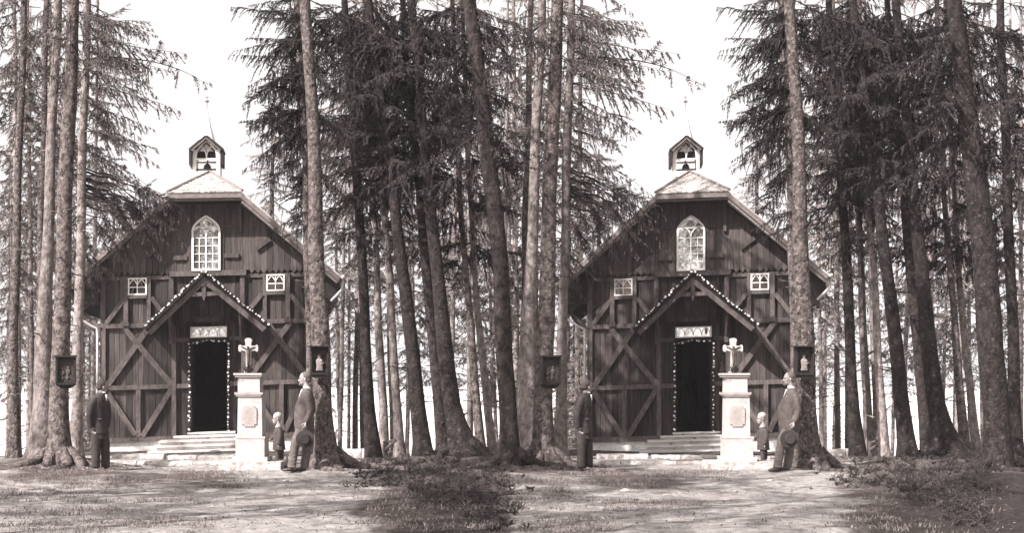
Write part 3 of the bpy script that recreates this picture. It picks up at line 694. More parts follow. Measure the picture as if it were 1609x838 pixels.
# ------------------------------------------------------------------ wayside cross on a pedestal
def build_cross():
    Y = 28.3; s = Y / F
    r = empty('wayside_cross', at(394, 738, Y)); tag(r, '', 'cross', 'the same stone cross seen twice')
    X = lambda p: (p - 394) * s
    Z = lambda p: (738 - p) * s
    def slab(mb, x0, x1, y0, y1, d, taper=0):
        a, b = X(x0), X(x1); zb, zt = Z(y1), Z(y0); c = (a + b) / 2; hw = (b - a) / 2; t = taper * s
        mb.add([(c - hw, -d, zb), (c + hw, -d, zb), (c + hw, d, zb), (c - hw, d, zb), (c - hw + t, -d + t, zt), (c + hw - t, -d + t, zt), (c + hw - t, d - t, zt), (c - hw + t, d - t, zt)],
               [(3, 2, 1, 0), (4, 5, 6, 7), (0, 1, 5, 4), (1, 2, 6, 5), (2, 3, 7, 6), (3, 0, 4, 7)])
    mb = MB(); slab(mb, 347, 447, 725, 745, .48); mb.build('base_slab', 'kerb_stone', r)
    mb = MB()
    slab(mb, 369.5, 424, 718, 725, .31); slab(mb, 374, 419, 688, 718, .26, 0); slab(mb, 373.3, 420, 686, 689.2, .268)
    slab(mb, 376, 415, 622, 686, .22, 1.0); slab(mb, 372.6, 415.6, 617, 621, .25, -1); slab(mb, 374.5, 413, 621, 623.5, .235, 0)
    slab(mb, 376.5, 411, 593, 617, .2, .3); slab(mb, 372.5, 413, 590, 593.5, .225, -1); slab(mb, 370.5, 414.5, 587, 590, .25)
    mb.build('pedestal', 'monument_stone', r)
    # inscription panel with notched corners and worn lines
    c = [(387, 638), (403, 638), (403, 641), (406.5, 641), (406.5, 667), (403, 667), (403, 670.5), (387, 670.5), (387, 667), (383.5, 667), (383.5, 641), (387, 641)]
    mb = MB(); mb.prism([(X(a), Z(b)) for a, b in c], -.235, -.2); pl = mb.build('plaque', 'plaque_stone', r)
    mb = MB(); rnd = random.Random(3)
    for i, wd in enumerate((6, 13, 15, 12, 15, 14, 9, 6)):
        y = 642.5 + i * 3.3; x = 395 - wd / 2
        while x < 395 + wd / 2:
            l = rnd.uniform(.5, 1.3); mb.box(X(x), X(x + l), -.2375, -.234, Z(y + .8), Z(y - .5)); x += l + .5
    mb.build('inscription', 'ink', pl)
    # trefoil ended stone crucifix
    k = MB(); cx = 390.5
    k.prism([(X(a), Z(b)) for a, b in ((386.5, 587.2), (387, 556), (386.3, 553), (395.2, 553), (394.6, 556), (395.5, 587.2))], -.045, .045)
    k.prism([(X(a), Z(b)) for a, b in ((386.4, 553), (386.6, 552.5), (380, 551), (378, 553.5), (375.5, 552.5), (375, 548), (375.5, 543.5), (378, 542), (380, 544), (386.4, 543.5), (386, 538), (384.8, 535.5), (386.5, 532.5), (390.7, 531.5), (395, 532.5), (396.6, 535.5), (395.4, 538), (395, 543.5), (401.5, 544), (403.5, 542), (405.5, 543.5), (406, 548), (405.5, 552.5), (403.5, 553.5), (401.5, 551), (394.8, 552.5))], -.0475, .0475)
    k.box(X(384.5), X(397.5), -.07, .07, Z(587.2), Z(584))
    k.build('cross', 'monument_stone', r)
    cf = MB()                                            # the figure
    cf.ball((X(390.6), -.075, Z(546.5)), (.022, .022, .028)); cf.tube([(X(390.7), -.06, Z(549)), (X(390.9), -.065, Z(556)), (X(390.9), -.065, Z(561)), (X(391), -.075, Z(568)), (X(390.8), -.06, Z(577))], [.022, .034, .028, .024, .014], 8)
    for s_ in (1, -1): cf.tube([(X(390.7 + s_ * 2), -.06, Z(550)), (X(390.7 + s_ * 6.5), -.06, Z(547)), (X(390.7 + s_ * 11), -.06, Z(545.5))], [.016, .013, .01], 6)
    fused(cf, 'figure', 'figure_dark', r, .006, 2)
    wr = MB(); rnd = random.Random(8)
    for i in range(260):
        a = Vector((X(392) + rnd.gauss(0, .035), -.1 + rnd.gauss(0, .03), Z(581) + rnd.gauss(0, .035))); v = Vector((rnd.gauss(0, 1), rnd.gauss(0, 1), rnd.gauss(0, 1))).normalized() * rnd.uniform(.02, .05)
        wv = v.cross(Vector((rnd.gauss(0, 1), 1, rnd.gauss(0, 1)))).normalized() * .009
        wr.add([a - wv, a + wv, a + v + wv * .5, a + v - wv * .5], [(0, 1, 2, 3)])
    o = wr.build('flower_wreath', 'shrub_leaf'); o.location = r.location
    tag(o, '', 'wreath'); twin(o, 'small dark wreath at the foot of the white crucifix')
    return r
twin(build_cross(), 'white stone crucifix on a tall inscribed pedestal before the chapel')

# ------------------------------------------------------------------ people
def hand(mb, w, dirn, side, palm=.045, curl=.35, s=1.0):
    """palm with five fingers grown from the wrist w along dirn; side = thumb side"""
    w = Vector(w); d = Vector(dirn).normalized(); t = Vector(side).normalized(); n = d.cross(t).normalized()
    p1 = w + d * .085 * s
    mb.tube([w, w + d * .03 * s, w + d * .07 * s, p1], [(.021 * s, .016 * s), (.033 * s, .017 * s), (.037 * s, .016 * s), (.033 * s, .012 * s)], 10)
    for i, L in enumerate((.068, .076, .071, .056)):
        b = p1 + t * (.027 - .018 * i) * s - d * .008 * s
        k1 = b + d * L * .5 * s + n * curl * .015 * s; k2 = k1 + (d + n * curl * 1.2).normalized() * L * .3 * s; k3 = k2 + (d + n * curl * 2.5).normalized() * L * .25 * s
        mb.tube([b, k1, k2, k3], [.0095 * s, .009 * s, .008 * s, .0065 * s], 7)
    b = w + d * .03 * s + t * .025 * s
    mb.tube([b, b + (d + t * 1.1).normalized() * .032 * s, b + (d * 1.4 + t).normalized() * .062 * s + n * .008 * s], [.012 * s, .011 * s, .008 * s], 7)

def head(mb, c, face, s=1.0, beard=False):
    """skull, jaw, nose, ears; face = horizontal unit vector the head looks along"""
    c = Vector(c); f = Vector(face).normalized(); u = Vector((0, 0, 1)); sd = f.cross(u)
    rot = Matrix((f, sd, u)).transposed()
    P = lambda a, b, cc: c + (f * a + sd * b + u * cc) * s
    mb.ball(P(-.012, 0, .03), (.095 * s, .074 * s, .088 * s), 16, 12, rot)
    mb.ball(P(.024, 0, -.045), (.062 * s, .052 * s, .068 * s), 14, 10, rot)
    mb.ball(P(.055, 0, -.09), (.026 * s, .026 * s, .022 * s), 10, 8, rot)
    mb.ball(P(.06, 0, .022), (.03 * s, .05 * s, .02 * s), 10, 8, rot)       # brow
    mb.tube([P(.076, 0, .012), P(.094, 0, -.018), P(.104, 0, -.032), P(.085, 0, -.042)], [.009 * s, .011 * s, .013 * s, .011 * s], 8)
    mb.ball(P(.08, 0, -.062), (.012 * s, .024 * s, .007 * s), 8, 6, rot); mb.ball(P(.078, 0, -.074), (.012 * s, .021 * s, .007 * s), 8, 6, rot)
    for q in (1, -1):
        mb.ball(P(-.008, q * .074, -.015), (.018 * s, .009 * s, .031 * s), 8, 8, rot)
        mb.ball(P(.055, q * .038, -.022), (.022 * s, .02 * s, .022 * s), 8, 6, rot)
    mb.tube([P(-.028, 0, -.03), P(-.03, 0, -.11), P(-.04, 0, -.19)], [.052 * s, .052 * s, .066 * s], 14)
    return P, rot

def person(spec):
    Y = spec['Y']; s = Y / F; foot = spec['foot']; cx = spec['cx']
    base = at(cx, foot, Y)
    r = empty('person', base); tag(r, '', 'person', spec.get('group'))
    X = lambda p: (p - cx) * s
    Z = lambda p: (foot - p) * s
    V = lambda px, py, y=0: Vector((X(px), y, Z(py)))
    spec['build'](r, X, Z, V, s)
    return r

def hair_cap(P, rot, m, r, s=1.0, back=-.028, size=(.09, .081, .085), up=.047):
    mb = MB(); mb.ball(P(back, 0, up), tuple(v * s for v in size), 16, 12, rot); mb.ball(P(back - .03, 0, up - .05), (.062 * s, .07 * s, .06 * s), 14, 10, rot)
    return fused(mb, 'hair', m, r, .008, 2)

def man_right(r, X, Z, V, s):
    face = (-1, -.12, .03)
    b = MB(); P, rot = head(b, V(478.5, 599.5), face)
    # slim body inside the clothes, down to the ankles
    b.loft([(X(478), 0, Z(690), .12, .13), (X(479), 0, Z(665), .115, .13), (X(480), 0, Z(635), .12, .16), (X(483), 0, Z(619), .06, .09)])
    b.tube([V(474, 684, -.08), V(464, 710, -.09), V(459, 739, -.09)], [.075, .05, .04], 10); b.tube([V(480, 684, .08), V(481, 712, .08), V(477, 739, .08)], [.075, .05, .04], 10)
    b.tube([V(484, 625, -.16), V(489, 648, -.2), V(483, 666, -.2)], [.045, .036, .026], 10); b.tube([V(484, 625, .16), V(488, 648, .19), V(481, 668, .18)], [.045, .036, .026], 10)
    hand(b, V(483, 666, -.2), (-.15, -.05, -1), (-1, -.2, 0), curl=1.0); hand(b, V(481, 668, .18), (-.1, 0, -1), (-1, 0, 0))
    fused(b, 'body', 'skin', r, .0065, 1)
    j = MB()
    j.loft([(X(479), 0, Z(683), .165, .18), (X(478), 0, Z(672), .172, .19), (X(477.5), 0, Z(655), .168, .185), (X(478.5), 0, Z(642), .158, .185), (X(480.5), 0, Z(630), .13, .19), (X(482), 0, Z(621), .105, .18), (X(483), 0, Z(615), .07, .09)], 20)
    j.tube([V(484, 622, -.15), V(487, 632, -.195), V(490, 649, -.215), V(487, 660, -.215), V(484, 667, -.21)], [.06, .064, .056, .05, .044], 12)
    j.tube([V(484, 622, .15), V(487, 632, .195), V(489, 649, .21), V(482, 668, .19)], [.06, .062, .055, .044], 12)
    fused(j, 'jacket', 'suit_grey', r, .012, 2)
    l = MB()                                             # lapels, pocket flap and buttons
    l.tube([V(476, 618, -.10), V(471.8, 631, -.125), V(468.3, 645, -.1)], [.012, .016, .006], 8); l.box(X(471), X(479), -.178, -.168, Z(667.5), Z(665))
    for yy in (648, 656, 664): l.ball(V(465.8, yy, -.05), .009, 8, 6)
    l.build('lapel', 'trouser_grey', r, smooth=True)
    c = MB(); c.tube([V(481.5, 614.5), V(482.5, 611)], [(.064, .068), (.057, .06)], 14); c.tube([V(475.5, 616, 0), V(471, 628, -.02)], [(.02, .02), (.012, .02)], 8); c.build('collar', 'linen', r, smooth=True)
    t = MB()
    t.loft([(X(478), 0, Z(671), .125, .155), (X(477.5), 0, Z(684), .125, .16), (X(477), 0, Z(691), .11, .15)], 18)
    t.tube([V(474.5, 681, -.075), V(467, 696, -.085), V(463.5, 710, -.09), V(461.5, 724, -.09), V(459, 739, -.09)], [(.098, .1), (.094, .09), (.082, .08), (.078, .075), (.08, .072)], 14)
    t.tube([V(480, 681, .075), V(481, 698, .08), V(481, 712, .08), V(479, 726, .08), V(477, 740, .08)], [(.1, .1), (.094, .09), (.082, .08), (.078, .075), (.08, .072)], 14)
    for k in range(5): t.tube([V(455 + k * .3, 712 + k * 6, -.13), V(466, 715 + k * 5.5, -.165)], [.006, .014], 6)
    fused(t, 'trousers', 'trouser_grey', r, .012, 2)
    for a, y in ((458, -.09), (475.5, .06)):
        m = MB(); m.ball(V(a + .5, 740.5, y), (.055, .045, .05)); m.ball(V(a - 5, 742, y), (.085, .046, .032)); m.ball(V(a - 9, 742.5, y), (.06, .044, .026)); fused(m, 'shoe', 'leather', r, .009, 2)
    hair_cap(P, rot, 'hair_grey', r, size=(.092, .08, .082), up=.044, back=-.026)
    m = MB(); m.ball(P(.088, 0, -.052), (.018, .034, .011), 10, 8, rot); m.ball(P(.066, 0, -.098), (.034, .034, .03), 10, 8, rot); fused(m, 'moustache', 'hair_grey', r, .006, 1)
    for q in (1, -1):
        e = MB(); e.ball(P(.073, q * .033, .0), .009, 8, 6); e.build('eye', 'eye', r, smooth=True)
    # straw hat held in the hand: its own thing
    h = empty('straw_hat', r.location + V(482.5, 689.5, -.27)); rr = Matrix.Rotation(R(-8), 3, 'Z')
    hb = MB(); n = 28
    def ring(rx, y): return [(rx * math.cos(2 * math.pi * k / n), y, rx * .97 * math.sin(2 * math.pi * k / n)) for k in range(n)]
    def shell(rs):
        vs = []
        for rx, y in rs: vs += ring(rx, y)
        m_ = len(rs)
        hb.add(vs, [(i * n + k, i * n + (k + 1) % n, (i + 1) * n + (k + 1) % n, (i + 1) * n + k) for i in range(m_ - 1) for k in range(n)] + [tuple(range((m_ - 1) * n, m_ * n))])
    shell([(.085, .012), (.152, .012), (.156, .006), (.152, .0), (.088, -.002), (.086, -.075), (.08, -.086), (.03, -.084), (.0302, -.083)])
    ho = hb.build('brim_and_crown', 'hat_straw', h, smooth=False)
    hb = MB(); shell([(.0875, -.004), (.091, -.006), (.0905, -.03), (.0872, -.032)]); hb.build('hat_band', 'hat_band', h)
    tag(h, '', 'hat'); twin(h, "dark straw boater hanging from the grey-suited man's hand")

def man_left(r, X, Z, V, s):
    face = (.8, .45, .02)
    b = MB(); P, rot = head(b, V(162, 612.5), face)
    b.loft([(X(156), 0, Z(686), .12, .12), (X(156), 0, Z(665), .115, .13), (X(156), 0, Z(640), .12, .15), (X(160), 0, Z(628), .06, .08)])
    b.tube([V(153, 684, -.07), V(153, 712, -.07), V(152, 738, -.08)], [.07, .05, .04], 10); b.tube([V(160, 684, .07), V(163, 712, .07), V(164, 738, .06)], [.07, .05, .04], 10)
    b.tube([V(153, 633, -.15), V(147, 655, -.2), V(147, 674, -.16)], [.045, .036, .026], 10); b.tube([V(161, 633, .14), V(165, 655, .18), V(165, 674, .14)], [.045, .036, .026], 10)
    hand(b, V(147, 674, -.16), (.5, .2, -1), (1, 0, 0), curl=.6); hand(b, V(165, 674, .14), (.2, 0, -1), (-1, 0, 0))
    fused(b, 'body', 'skin_shade', r, .0065, 1)
    j = MB()
    j.loft([(X(156), 0, Z(687), .155, .16), (X(155.5), 0, Z(675), .15, .165), (X(155), 0, Z(660), .14, .17), (X(154.5), 0, Z(645), .145, .185), (X(155.5), 0, Z(634), .14, .19), (X(157.5), 0, Z(627), .11, .15), (X(160), 0, Z(621.5), .07, .08)], 20)
    j.tube([V(153, 630, -.13), V(148.5, 641, -.19), V(145.5, 656, -.205), V(145.5, 666, -.19), V(147, 676, -.17)], [.066, .068, .06, .054, .047], 12)
    j.tube([V(160, 630, .13), V(164, 641, .17), V(166, 656, .18), V(165, 676, .15)], [.064, .064, .056, .046], 12)
    fused(j, 'jacket', 'suit_dark', r, .012, 2)
    l = MB(); l.box(X(158), X(165), -.166, -.156, Z(664.5), Z(662)); l.tube([V(164, 628, -.07), V(166, 642, -.085), V(166.5, 655, -.07)], [.012, .016, .006], 8); l.build('pocket_flap', 'trouser_dark', r, smooth=True)
    c = MB(); c.tube([V(161, 624), V(161.5, 620)], [(.066, .064), (.058, .058)], 14); c.tube([V(167, 625, -.03), V(168.6, 634, -.045)], [.022, .012], 8); c.build('collar', 'linen', r, smooth=True)
    t = MB()
    t.loft([(X(156), 0, Z(676), .13, .145), (X(156), 0, Z(687), .135, .15), (X(157), 0, Z(695), .12, .14)], 18)
    t.tube([V(153, 684, -.065), V(152.5, 700, -.07), V(152.5, 714, -.07), V(152, 739, -.08)], [(.1, .095), (.092, .085), (.082, .078), (.08, .075)], 14)
    t.tube([V(160, 684, .065), V(163, 700, .07), V(164, 714, .07), V(164.5, 739, .06)], [(.1, .095), (.09, .085), (.08, .078), (.078, .075)], 14)
    for k in range(4): t.tube([V(148, 712 + k * 7, -.12), V(156, 716 + k * 6, -.14)], [.006, .014], 6)
    fused(t, 'trousers', 'trouser_dark', r, .012, 2)
    for a, y in ((155, -.09), (168, .05)):
        m = MB(); m.ball(V(a - 2, 741, y), (.055, .045, .05)); m.ball(V(a + 4, 742, y), (.085, .046, .032)); m.ball(V(a + 8.5, 742.5, y), (.055, .044, .026)); fused(m, 'shoe', 'leather', r, .009, 2)
    hair_cap(P, rot, 'hair_dark', r)
    m = MB(); m.ball(P(.06, 0, -.085), (.045, .045, .042), 12, 10, rot); m.ball(P(.088, 0, -.053), (.016, .03, .01), 8, 6, rot); fused(m, 'beard', 'hair_dark', r, .006, 1)
    for q in (1, -1):
        e = MB(); e.ball(P(.073, q * .033, .0), .009, 8, 6); e.build('eye', 'eye', r, smooth=True)

def boy(r, X, Z, V, s):
    face = (-1, -.25, -.12)
    b = MB(); P, rot = head(b, V(435.3, 660.5), face, .86)
    b.loft([(X(439), 0, Z(708), .075, .08), (X(438.5), 0, Z(690), .075, .085), (X(438), 0, Z(680), .05, .06)])
    b.tube([V(437, 706, -.05), V(436.5, 716, -.05), V(437, 729, -.05)], [.045, .034, .026], 10); b.tube([V(440, 706, .05), V(441, 717, .05), V(442, 729, .05)], [.045, .034, .026], 10)
    b.tube([V(440, 678, -.09), V(441, 691, -.115), V(439, 701, -.11)], [.028, .022, .018], 10); b.tube([V(434, 680, .08), V(428, 690, .08), V(423.5, 694, .06)], [.028, .022, .017], 10)
    hand(b, V(439, 701, -.11), (-.2, -.1, -1), (-1, 0, 0), s=.6, curl=.6); hand(b, V(423.5, 694, .06), (-1, 0, .25), (0, -.3, 1), s=.6)
    fused(b, 'body', 'skin', r, .0055, 1)
    j = MB()
    j.loft([(X(438.5), 0, Z(710), .125, .13), (X(438.2), 0, Z(702), .115, .125), (X(438), 0, Z(692), .105, .125), (X(437.5), 0, Z(682), .098, .125), (X(437.5), 0, Z(677), .075, .1), (X(437), 0, Z(673.5), .05, .055)], 18)
    j.tube([V(440, 679, -.08), V(441.5, 689, -.115), V(439.5, 701, -.115)], [.052, .048, .038], 10); j.tube([V(434, 680, .07), V(428.5, 689, .08), V(424.5, 693.5, .065)], [.04, .037, .03], 10)
    fused(j, 'jacket', 'suit_boy', r, .009, 2)
    c = MB(); c.tube([V(437, 676), V(436.5, 672.5)], [(.05, .052), (.045, .046)], 12); c.build('collar', 'linen', r, smooth=True)
    t = MB(); t.tube([V(437, 706, -.045), V(436.5, 714, -.05), V(437, 725, -.05)], [.058, .05, .042], 12); t.tube([V(441, 706, .045), V(441.5, 714, .05), V(442, 725, .05)], [.058, .05, .042], 12); fused(t, 'trousers', 'suit_boy', r, .009, 2)
    for a, y in ((436, -.05), (441, .05)):
        m = MB(); m.ball(V(a, 728.5, y), (.035, .03, .03)); m.ball(V(a - 2.8, 729, y), (.05, .03, .02)); fused(m, 'shoe', 'leather', r, .007, 2)
    hair_cap(P, rot, 'hair_blond', r, .86, size=(.1, .088, .088), back=-.012, up=.052)
    for q in (1, -1):
        e = MB(); e.ball(P(.073, q * .033, .0), .008, 8, 6); e.build('eye', 'eye', r, smooth=True)

def footpy(px, Y): return HY + (EYE - gz((px - CX) * Y / F, Y)) * F / Y
pm = person(dict(Y=27.1, foot=745.3, cx=475, build=man_right))
for o_, p_, y_ in ((pm, 475, 27.1),): o_.location.z = gz(o_.location.x, y_) + .0
twin(pm, 'grey-haired man in light grey suit leaning on a spruce')
pl_ = person(dict(Y=27.4, foot=745.3, cx=156, build=man_left)); pl_.location.z = gz(pl_.location.x, 27.4) - .02
twin(pl_, 'dark-suited bearded man standing between root-spread tree and chapel')
pb = person(dict(Y=29.7, foot=731, cx=438, build=boy)); pb.location.z = gz(pb.location.x, 29.7) + .01
twin(pb, 'small fair-haired child in dark jacket beside the pedestal')

# ------------------------------------------------------------------ trees
def quad_mesh(name, Q, mi, mats, parent):
    """Q: (N,4,3) array of quads"""
    n = len(Q); me = bpy.data.meshes.new(name)
    me.vertices.add(4 * n); me.vertices.foreach_set('co', Q.reshape(-1).astype(np.float32))
    me.loops.add(4 * n); me.loops.foreach_set('vertex_index', np.arange(4 * n, dtype=np.int32))
    me.polygons.add(n); me.polygons.foreach_set('loop_start', np.arange(0, 4 * n, 4, dtype=np.int32)); me.polygons.foreach_set('loop_total', np.full(n, 4, np.int32))
    for m in mats: me.materials.append(MATS[m])
    me.polygons.foreach_set('material_index', mi.astype(np.int32)); me.update(calc_edges=True)
    return link(name, me, parent)

def make_branch(seed, nb=22, bl=.34, tw=.045, hang=.35, width=.010, sparse=0.0):
    """spruce branch of unit length along x: stem, side branchlets, needle twiglets. returns quads, material"""
    rg = np.random.default_rng(seed); Q = []; M = []
    def strip(p0, p1, w0, w1, m):
        v = p1 - p0; a = np.cross(v, rg.normal(size=3)); a /= (np.linalg.norm(a) + 1e-9)
        Q.append([p0 - a * w0, p0 + a * w0, p1 + a * w1, p1 - a * w1]); M.append(m)
    st = [np.array([0., 0, 0])]
    for i in range(1, 9):
        t = i / 8; st.append(np.array([t, .03 * math.sin(t * 5 + seed), -.05 * math.sin(t * 3.1) + .03 * t]))
    for i in range(8):
        for _ in range(2): strip(st[i], st[i + 1], .008 * (1 - i / 9), .008 * (1 - (i + 1) / 9), 1)
    def on(t):
        k = min(7, int(t * 8)); return st[k] + (st[k + 1] - st[k]) * (t * 8 - k)
    ph = rg.uniform(0, 6.28, 2)
    for i in range(nb):
        t = .12 + .88 * (i + rg.random() * .8) / nb
        for sd in (1, -1):
            if rg.random() < sparse + .25 * (math.sin(t * 9 + ph[0] + sd * 2) > .45): continue
            L = bl * (.75 + .5 * math.sin(t * 14 + ph[1] + sd)) * (1.08 - t) ** .8 * rg.uniform(.65, 1.25) * min(1, t * 4)
            if L < .03: L = .03
            b0 = on(t); ang = rg.uniform(.75, 1.15)
            dr = np.array([math.cos(ang), sd * math.sin(ang), -hang * rg.uniform(-.1, 2.2)]); dr /= np.linalg.norm(dr)
            n2 = max(2, int(L / (tw * .46))); prev = b0
            for j in range(n2):
                u = (j + 1) / n2; p = b0 + dr * L * u + np.array([0, 0, -hang * .35 * L * u * u])
                strip(prev, p, width * .45, width * .35, 0)
                for s2 in (1, -1, 0):
                    if s2 == 0 and rg.random() < .45: continue
                    v = dr * .8 + np.array([-dr[1], dr[0], 0]) * s2 * .95 + np.array([0, 0, -.15 - (1.0 if s2 == 0 else .25) * rg.random() * (hang * 2)]) + rg.normal(size=3) * .18
                    v /= np.linalg.norm(v)
                    strip(prev, prev + v * tw * rg.uniform(.6, 1.35) * (1.15 - .5 * u), width, width * .45, 0)
                prev = p
    return np.array(Q), np.array(M)

BR = [make_branch(i, nb=24, bl=.42, hang=.6, width=.0056, tw=.032, sparse=.1) for i in range(6)]                 # leafy
BRS = [make_branch(20 + i, nb=15, bl=.30, hang=.7, sparse=.25, tw=.036, width=.0056) for i in range(5)]   # loose, hanging
BRF = [make_branch(40 + i, nb=13, bl=.36, tw=.05, width=.0075, hang=.5, sparse=.1) for i in range(4)]   # coarse, for the far trees
def dead_branch(seed):
    rg = np.random.default_rng(seed); Q = []; M = []
    def strip(p0, p1, w0, w1):
        for _ in range(2):
            v = p1 - p0; a = np.cross(v, rg.normal(size=3)); a /= (np.linalg.norm(a) + 1e-9); Q.append([p0 - a * w0, p0 + a * w0, p1 + a * w1, p1 - a * w1]); M.append(1)
    p = np.zeros(3); st = [p]
    for i in range(6): p = p + np.array([1 / 6, rg.normal() * .03, rg.normal() * .03]); st.append(p)
    for i in range(6):
        strip(st[i], st[i + 1], .010 * (1 - i / 7), .010 * (1 - (i + 1) / 7))
        for _ in range(2): 
            v = np.array([.6, rg.choice([-1, 1]) * rg.uniform(.4, .9), rg.normal() * .3]); strip(st[i], st[i] + v * rg.uniform(.1, .28), .004, .002)
    return np.array(Q), np.array(M)
DB = [dead_branch(60 + i) for i in range(4)]

def limb():
    Q = []; n = 8
    for i in range(n):
        for a in (np.array([0, 1., 0]), np.array([0, 0, 1.])):
            p0 = np.array([i / n, .02 * math.sin(i), .02 * math.sin(i * 1.7)]); p1 = np.array([(i + 1) / n, .02 * math.sin(i + 1), .02 * math.sin((i + 1) * 1.7)])
            w0, w1 = .022 - .012 * i / n, .022 - .012 * (i + 1) / n; Q.append([p0 - a * w0, p0 + a * w0, p1 + a * w1, p1 - a * w1])
    return np.array(Q), np.ones(len(Q), int)
LIMB = limb()
def place(tp, P0, az, incl, L, sag, roll=0.0):
    Q, M = tp
    d = np.array([math.cos(az), math.sin(az), 0]); sd = np.array([-math.sin(az), math.cos(az), 0]); up = np.array([0, 0, 1.0])
    dd = d * math.cos(incl) + up * math.sin(incl); uu = up * math.cos(incl) - d * math.sin(incl)
    s2 = sd * math.cos(roll) + uu * math.sin(roll); u2 = uu * math.cos(roll) - sd * math.sin(roll)
    x, y, z = Q[..., 0:1], Q[..., 1:2], Q[..., 2:3]
    return np.array(P0) + (x * dd + y * s2 + z * u2) * L - up * (sag * L * x * x), M

class Tree:
    def __init__(s, pts, Y, seed=0, bark='bark', flare=.6, height=15.5, roots=0, needles='needles', base_z=None):
        """pts: (px, py, width px) from the ground up, all in the plane at depth Y"""
        s.Y = Y; s.rnd = random.Random(seed); s.rg = np.random.default_rng(seed)
        px, py, w = pts[0]; X = (px - CX) * Y / F; zb = gz(X, Y) if base_z is None else base_z
        s.base = Vector((X, Y, zb)); s.c = []; s.needles = needles
        for a, b, w_ in pts:
            p = at(a, b, Y) - s.base; s.c.append([p.x, p.z, w_ * Y / F / 2])
        s.c[0][1] = -0.12
        (x1, z1, r1), (x2, z2, r2) = s.c[-2], s.c[-1]
        sl = (x2 - x1) / (z2 - z1); H = height
        if H > z2 + 1:
            r_end = .03
            for k in range(1, 5):
                t = k / 4; zz = z2 + (H - z2) * t; s.c.append([x2 + sl * (zz - z2) * (1 - .4 * t), zz, r2 + (r_end - r2) * t])
        s.root = empty('spruce_tree', s.base)
        s.bark = bark; s.flare = flare; s.roots = roots; s.Q = []; s.M = []; s.H = s.c[-1][1]
        s.trunk()
    def pos(s, z):
        zs = [q[1] for q in s.c]; return float(np.interp(z, zs, [q[0] for q in s.c])), float(np.interp(z, zs, [q[2] for q in s.c]))
    def z_of(s, py): return EYE + (HY - py) * s.Y / F - s.base.z
    def trunk(s):
        mb = MB(); n = 22; zs = [-.12, -.02, .05, .1, .16, .24, .34, .46, .6]; z = .8
        while z < s.H: zs.append(z); z += .22 if z < 11 else .8
        zs.append(s.H); vs = []; ph = s.rnd.uniform(0, 6); nl = s.rnd.choice([4, 5, 6]); sd = s.rnd.uniform(0, 99)
        for z in zs:
            x, r = s.pos(z)
            for k in range(n):
                q = 2 * math.pi * k / n; fl = 1 + s.flare * math.exp(-max(z, 0) / .28) * (.7 + .6 * max(0, math.cos(nl * q + ph)))
                nz = 1 + .07 * mnoise.noise(Vector((math.cos(q) * 1.5, math.sin(q) * 1.5 + sd, z * 1.6))) + .05 * mnoise.noise(Vector((math.cos(q) * 6, math.sin(q) * 6 + sd, z * 5)))
                wob = .012 * math.sin(z * 1.7 + sd)
                vs.append((x + wob + r * fl * nz * math.cos(q), r * fl * nz * math.sin(q), z))
        m = len(zs)
        mb.add(vs, [(i * n + k, i * n + (k + 1) % n, (i + 1) * n + (k + 1) % n, (i + 1) * n + k) for i in range(m - 1) for k in range(n)] + [tuple(range((m - 1) * n, m * n))])
        r0 = s.pos(.5)[1]
        for k in range(s.roots):                            # roots snaking over the ground
            a = 2 * math.pi * (k + s.rnd.uniform(-.25, .25)) / s.roots; L = s.rnd.uniform(.8, 1.7); pts = []; rad = []
            for i in range(11):
                t = i / 10; rr = r0 * .5 + L * t; aa = a + .35 * math.sin(t * 5 + k)
                x, y = rr * math.cos(aa), rr * math.sin(aa)
                g = gz(s.base.x + x, s.base.y + y) - s.base.z
                pts.append((x, y, g + .25 * max(0, 1 - t * 3.2) ** 1.4 + .035 - .06 * t)); rad.append(.1 * (1 - t) ** .8 + .014)
            mb.tube(pts, rad, 9, jit=.1)
            if k % 2 == 0:
                q = pts[5]; mb.tube([q, (q[0] * 1.15 + .15, q[1] * 1.1, q[2] - .01), (q[0] * 1.3 + .4, q[1] * 1.15, q[2] - .05)], [.04, .03, .012], 7)
        for k in range(int(s.H * 2.2)):                     # knots and broken stubs
            z = s.rnd.uniform(.8, min(s.H, 11)); x, r = s.pos(z); a = s.rnd.uniform(0, 6.28); dv = Vector((math.cos(a), math.sin(a), s.rnd.uniform(-.2, .3)))
            p = Vector((x, 0, z)) + Vector((math.cos(a), math.sin(a), 0)) * r * .8
            L = s.rnd.uniform(.03, .12) + (s.rnd.uniform(.1, .4) if s.rnd.random() < .25 else 0)
            mb.tube([p, p + dv * (L + r * .2)], [.014, .006], 5)
        o = mb.build('trunk', s.bark, s.root, True)
    def zone(s, py0, py1, n, L, az=(0, 360), incl=(-28, 12), sag=(.05, .4), tmpl=None, z=None):
        """n branches between two picture heights"""
        tmpl = tmpl or BR; z0, z1 = z if z else (s.z_of(py1), s.z_of(py0))
        for k in range(n):
            zz = z0 + (z1 - z0) * (k + s.rnd.random()) / n
            if zz > s.H - .1: continue
            x, r = s.pos(zz)
            aa = s.rnd.uniform(*az)
            if 225 < aa % 360 < 315 and s.rnd.random() < .85: continue
            q, m = place(s.rnd.choice(tmpl), (x, 0, zz), R(aa), R(s.rnd.uniform(*incl)), s.rnd.uniform(*L), s.rnd.uniform(*sag), s.rnd.uniform(-.75, .75))
            s.Q.append(q); s.M.append(m)
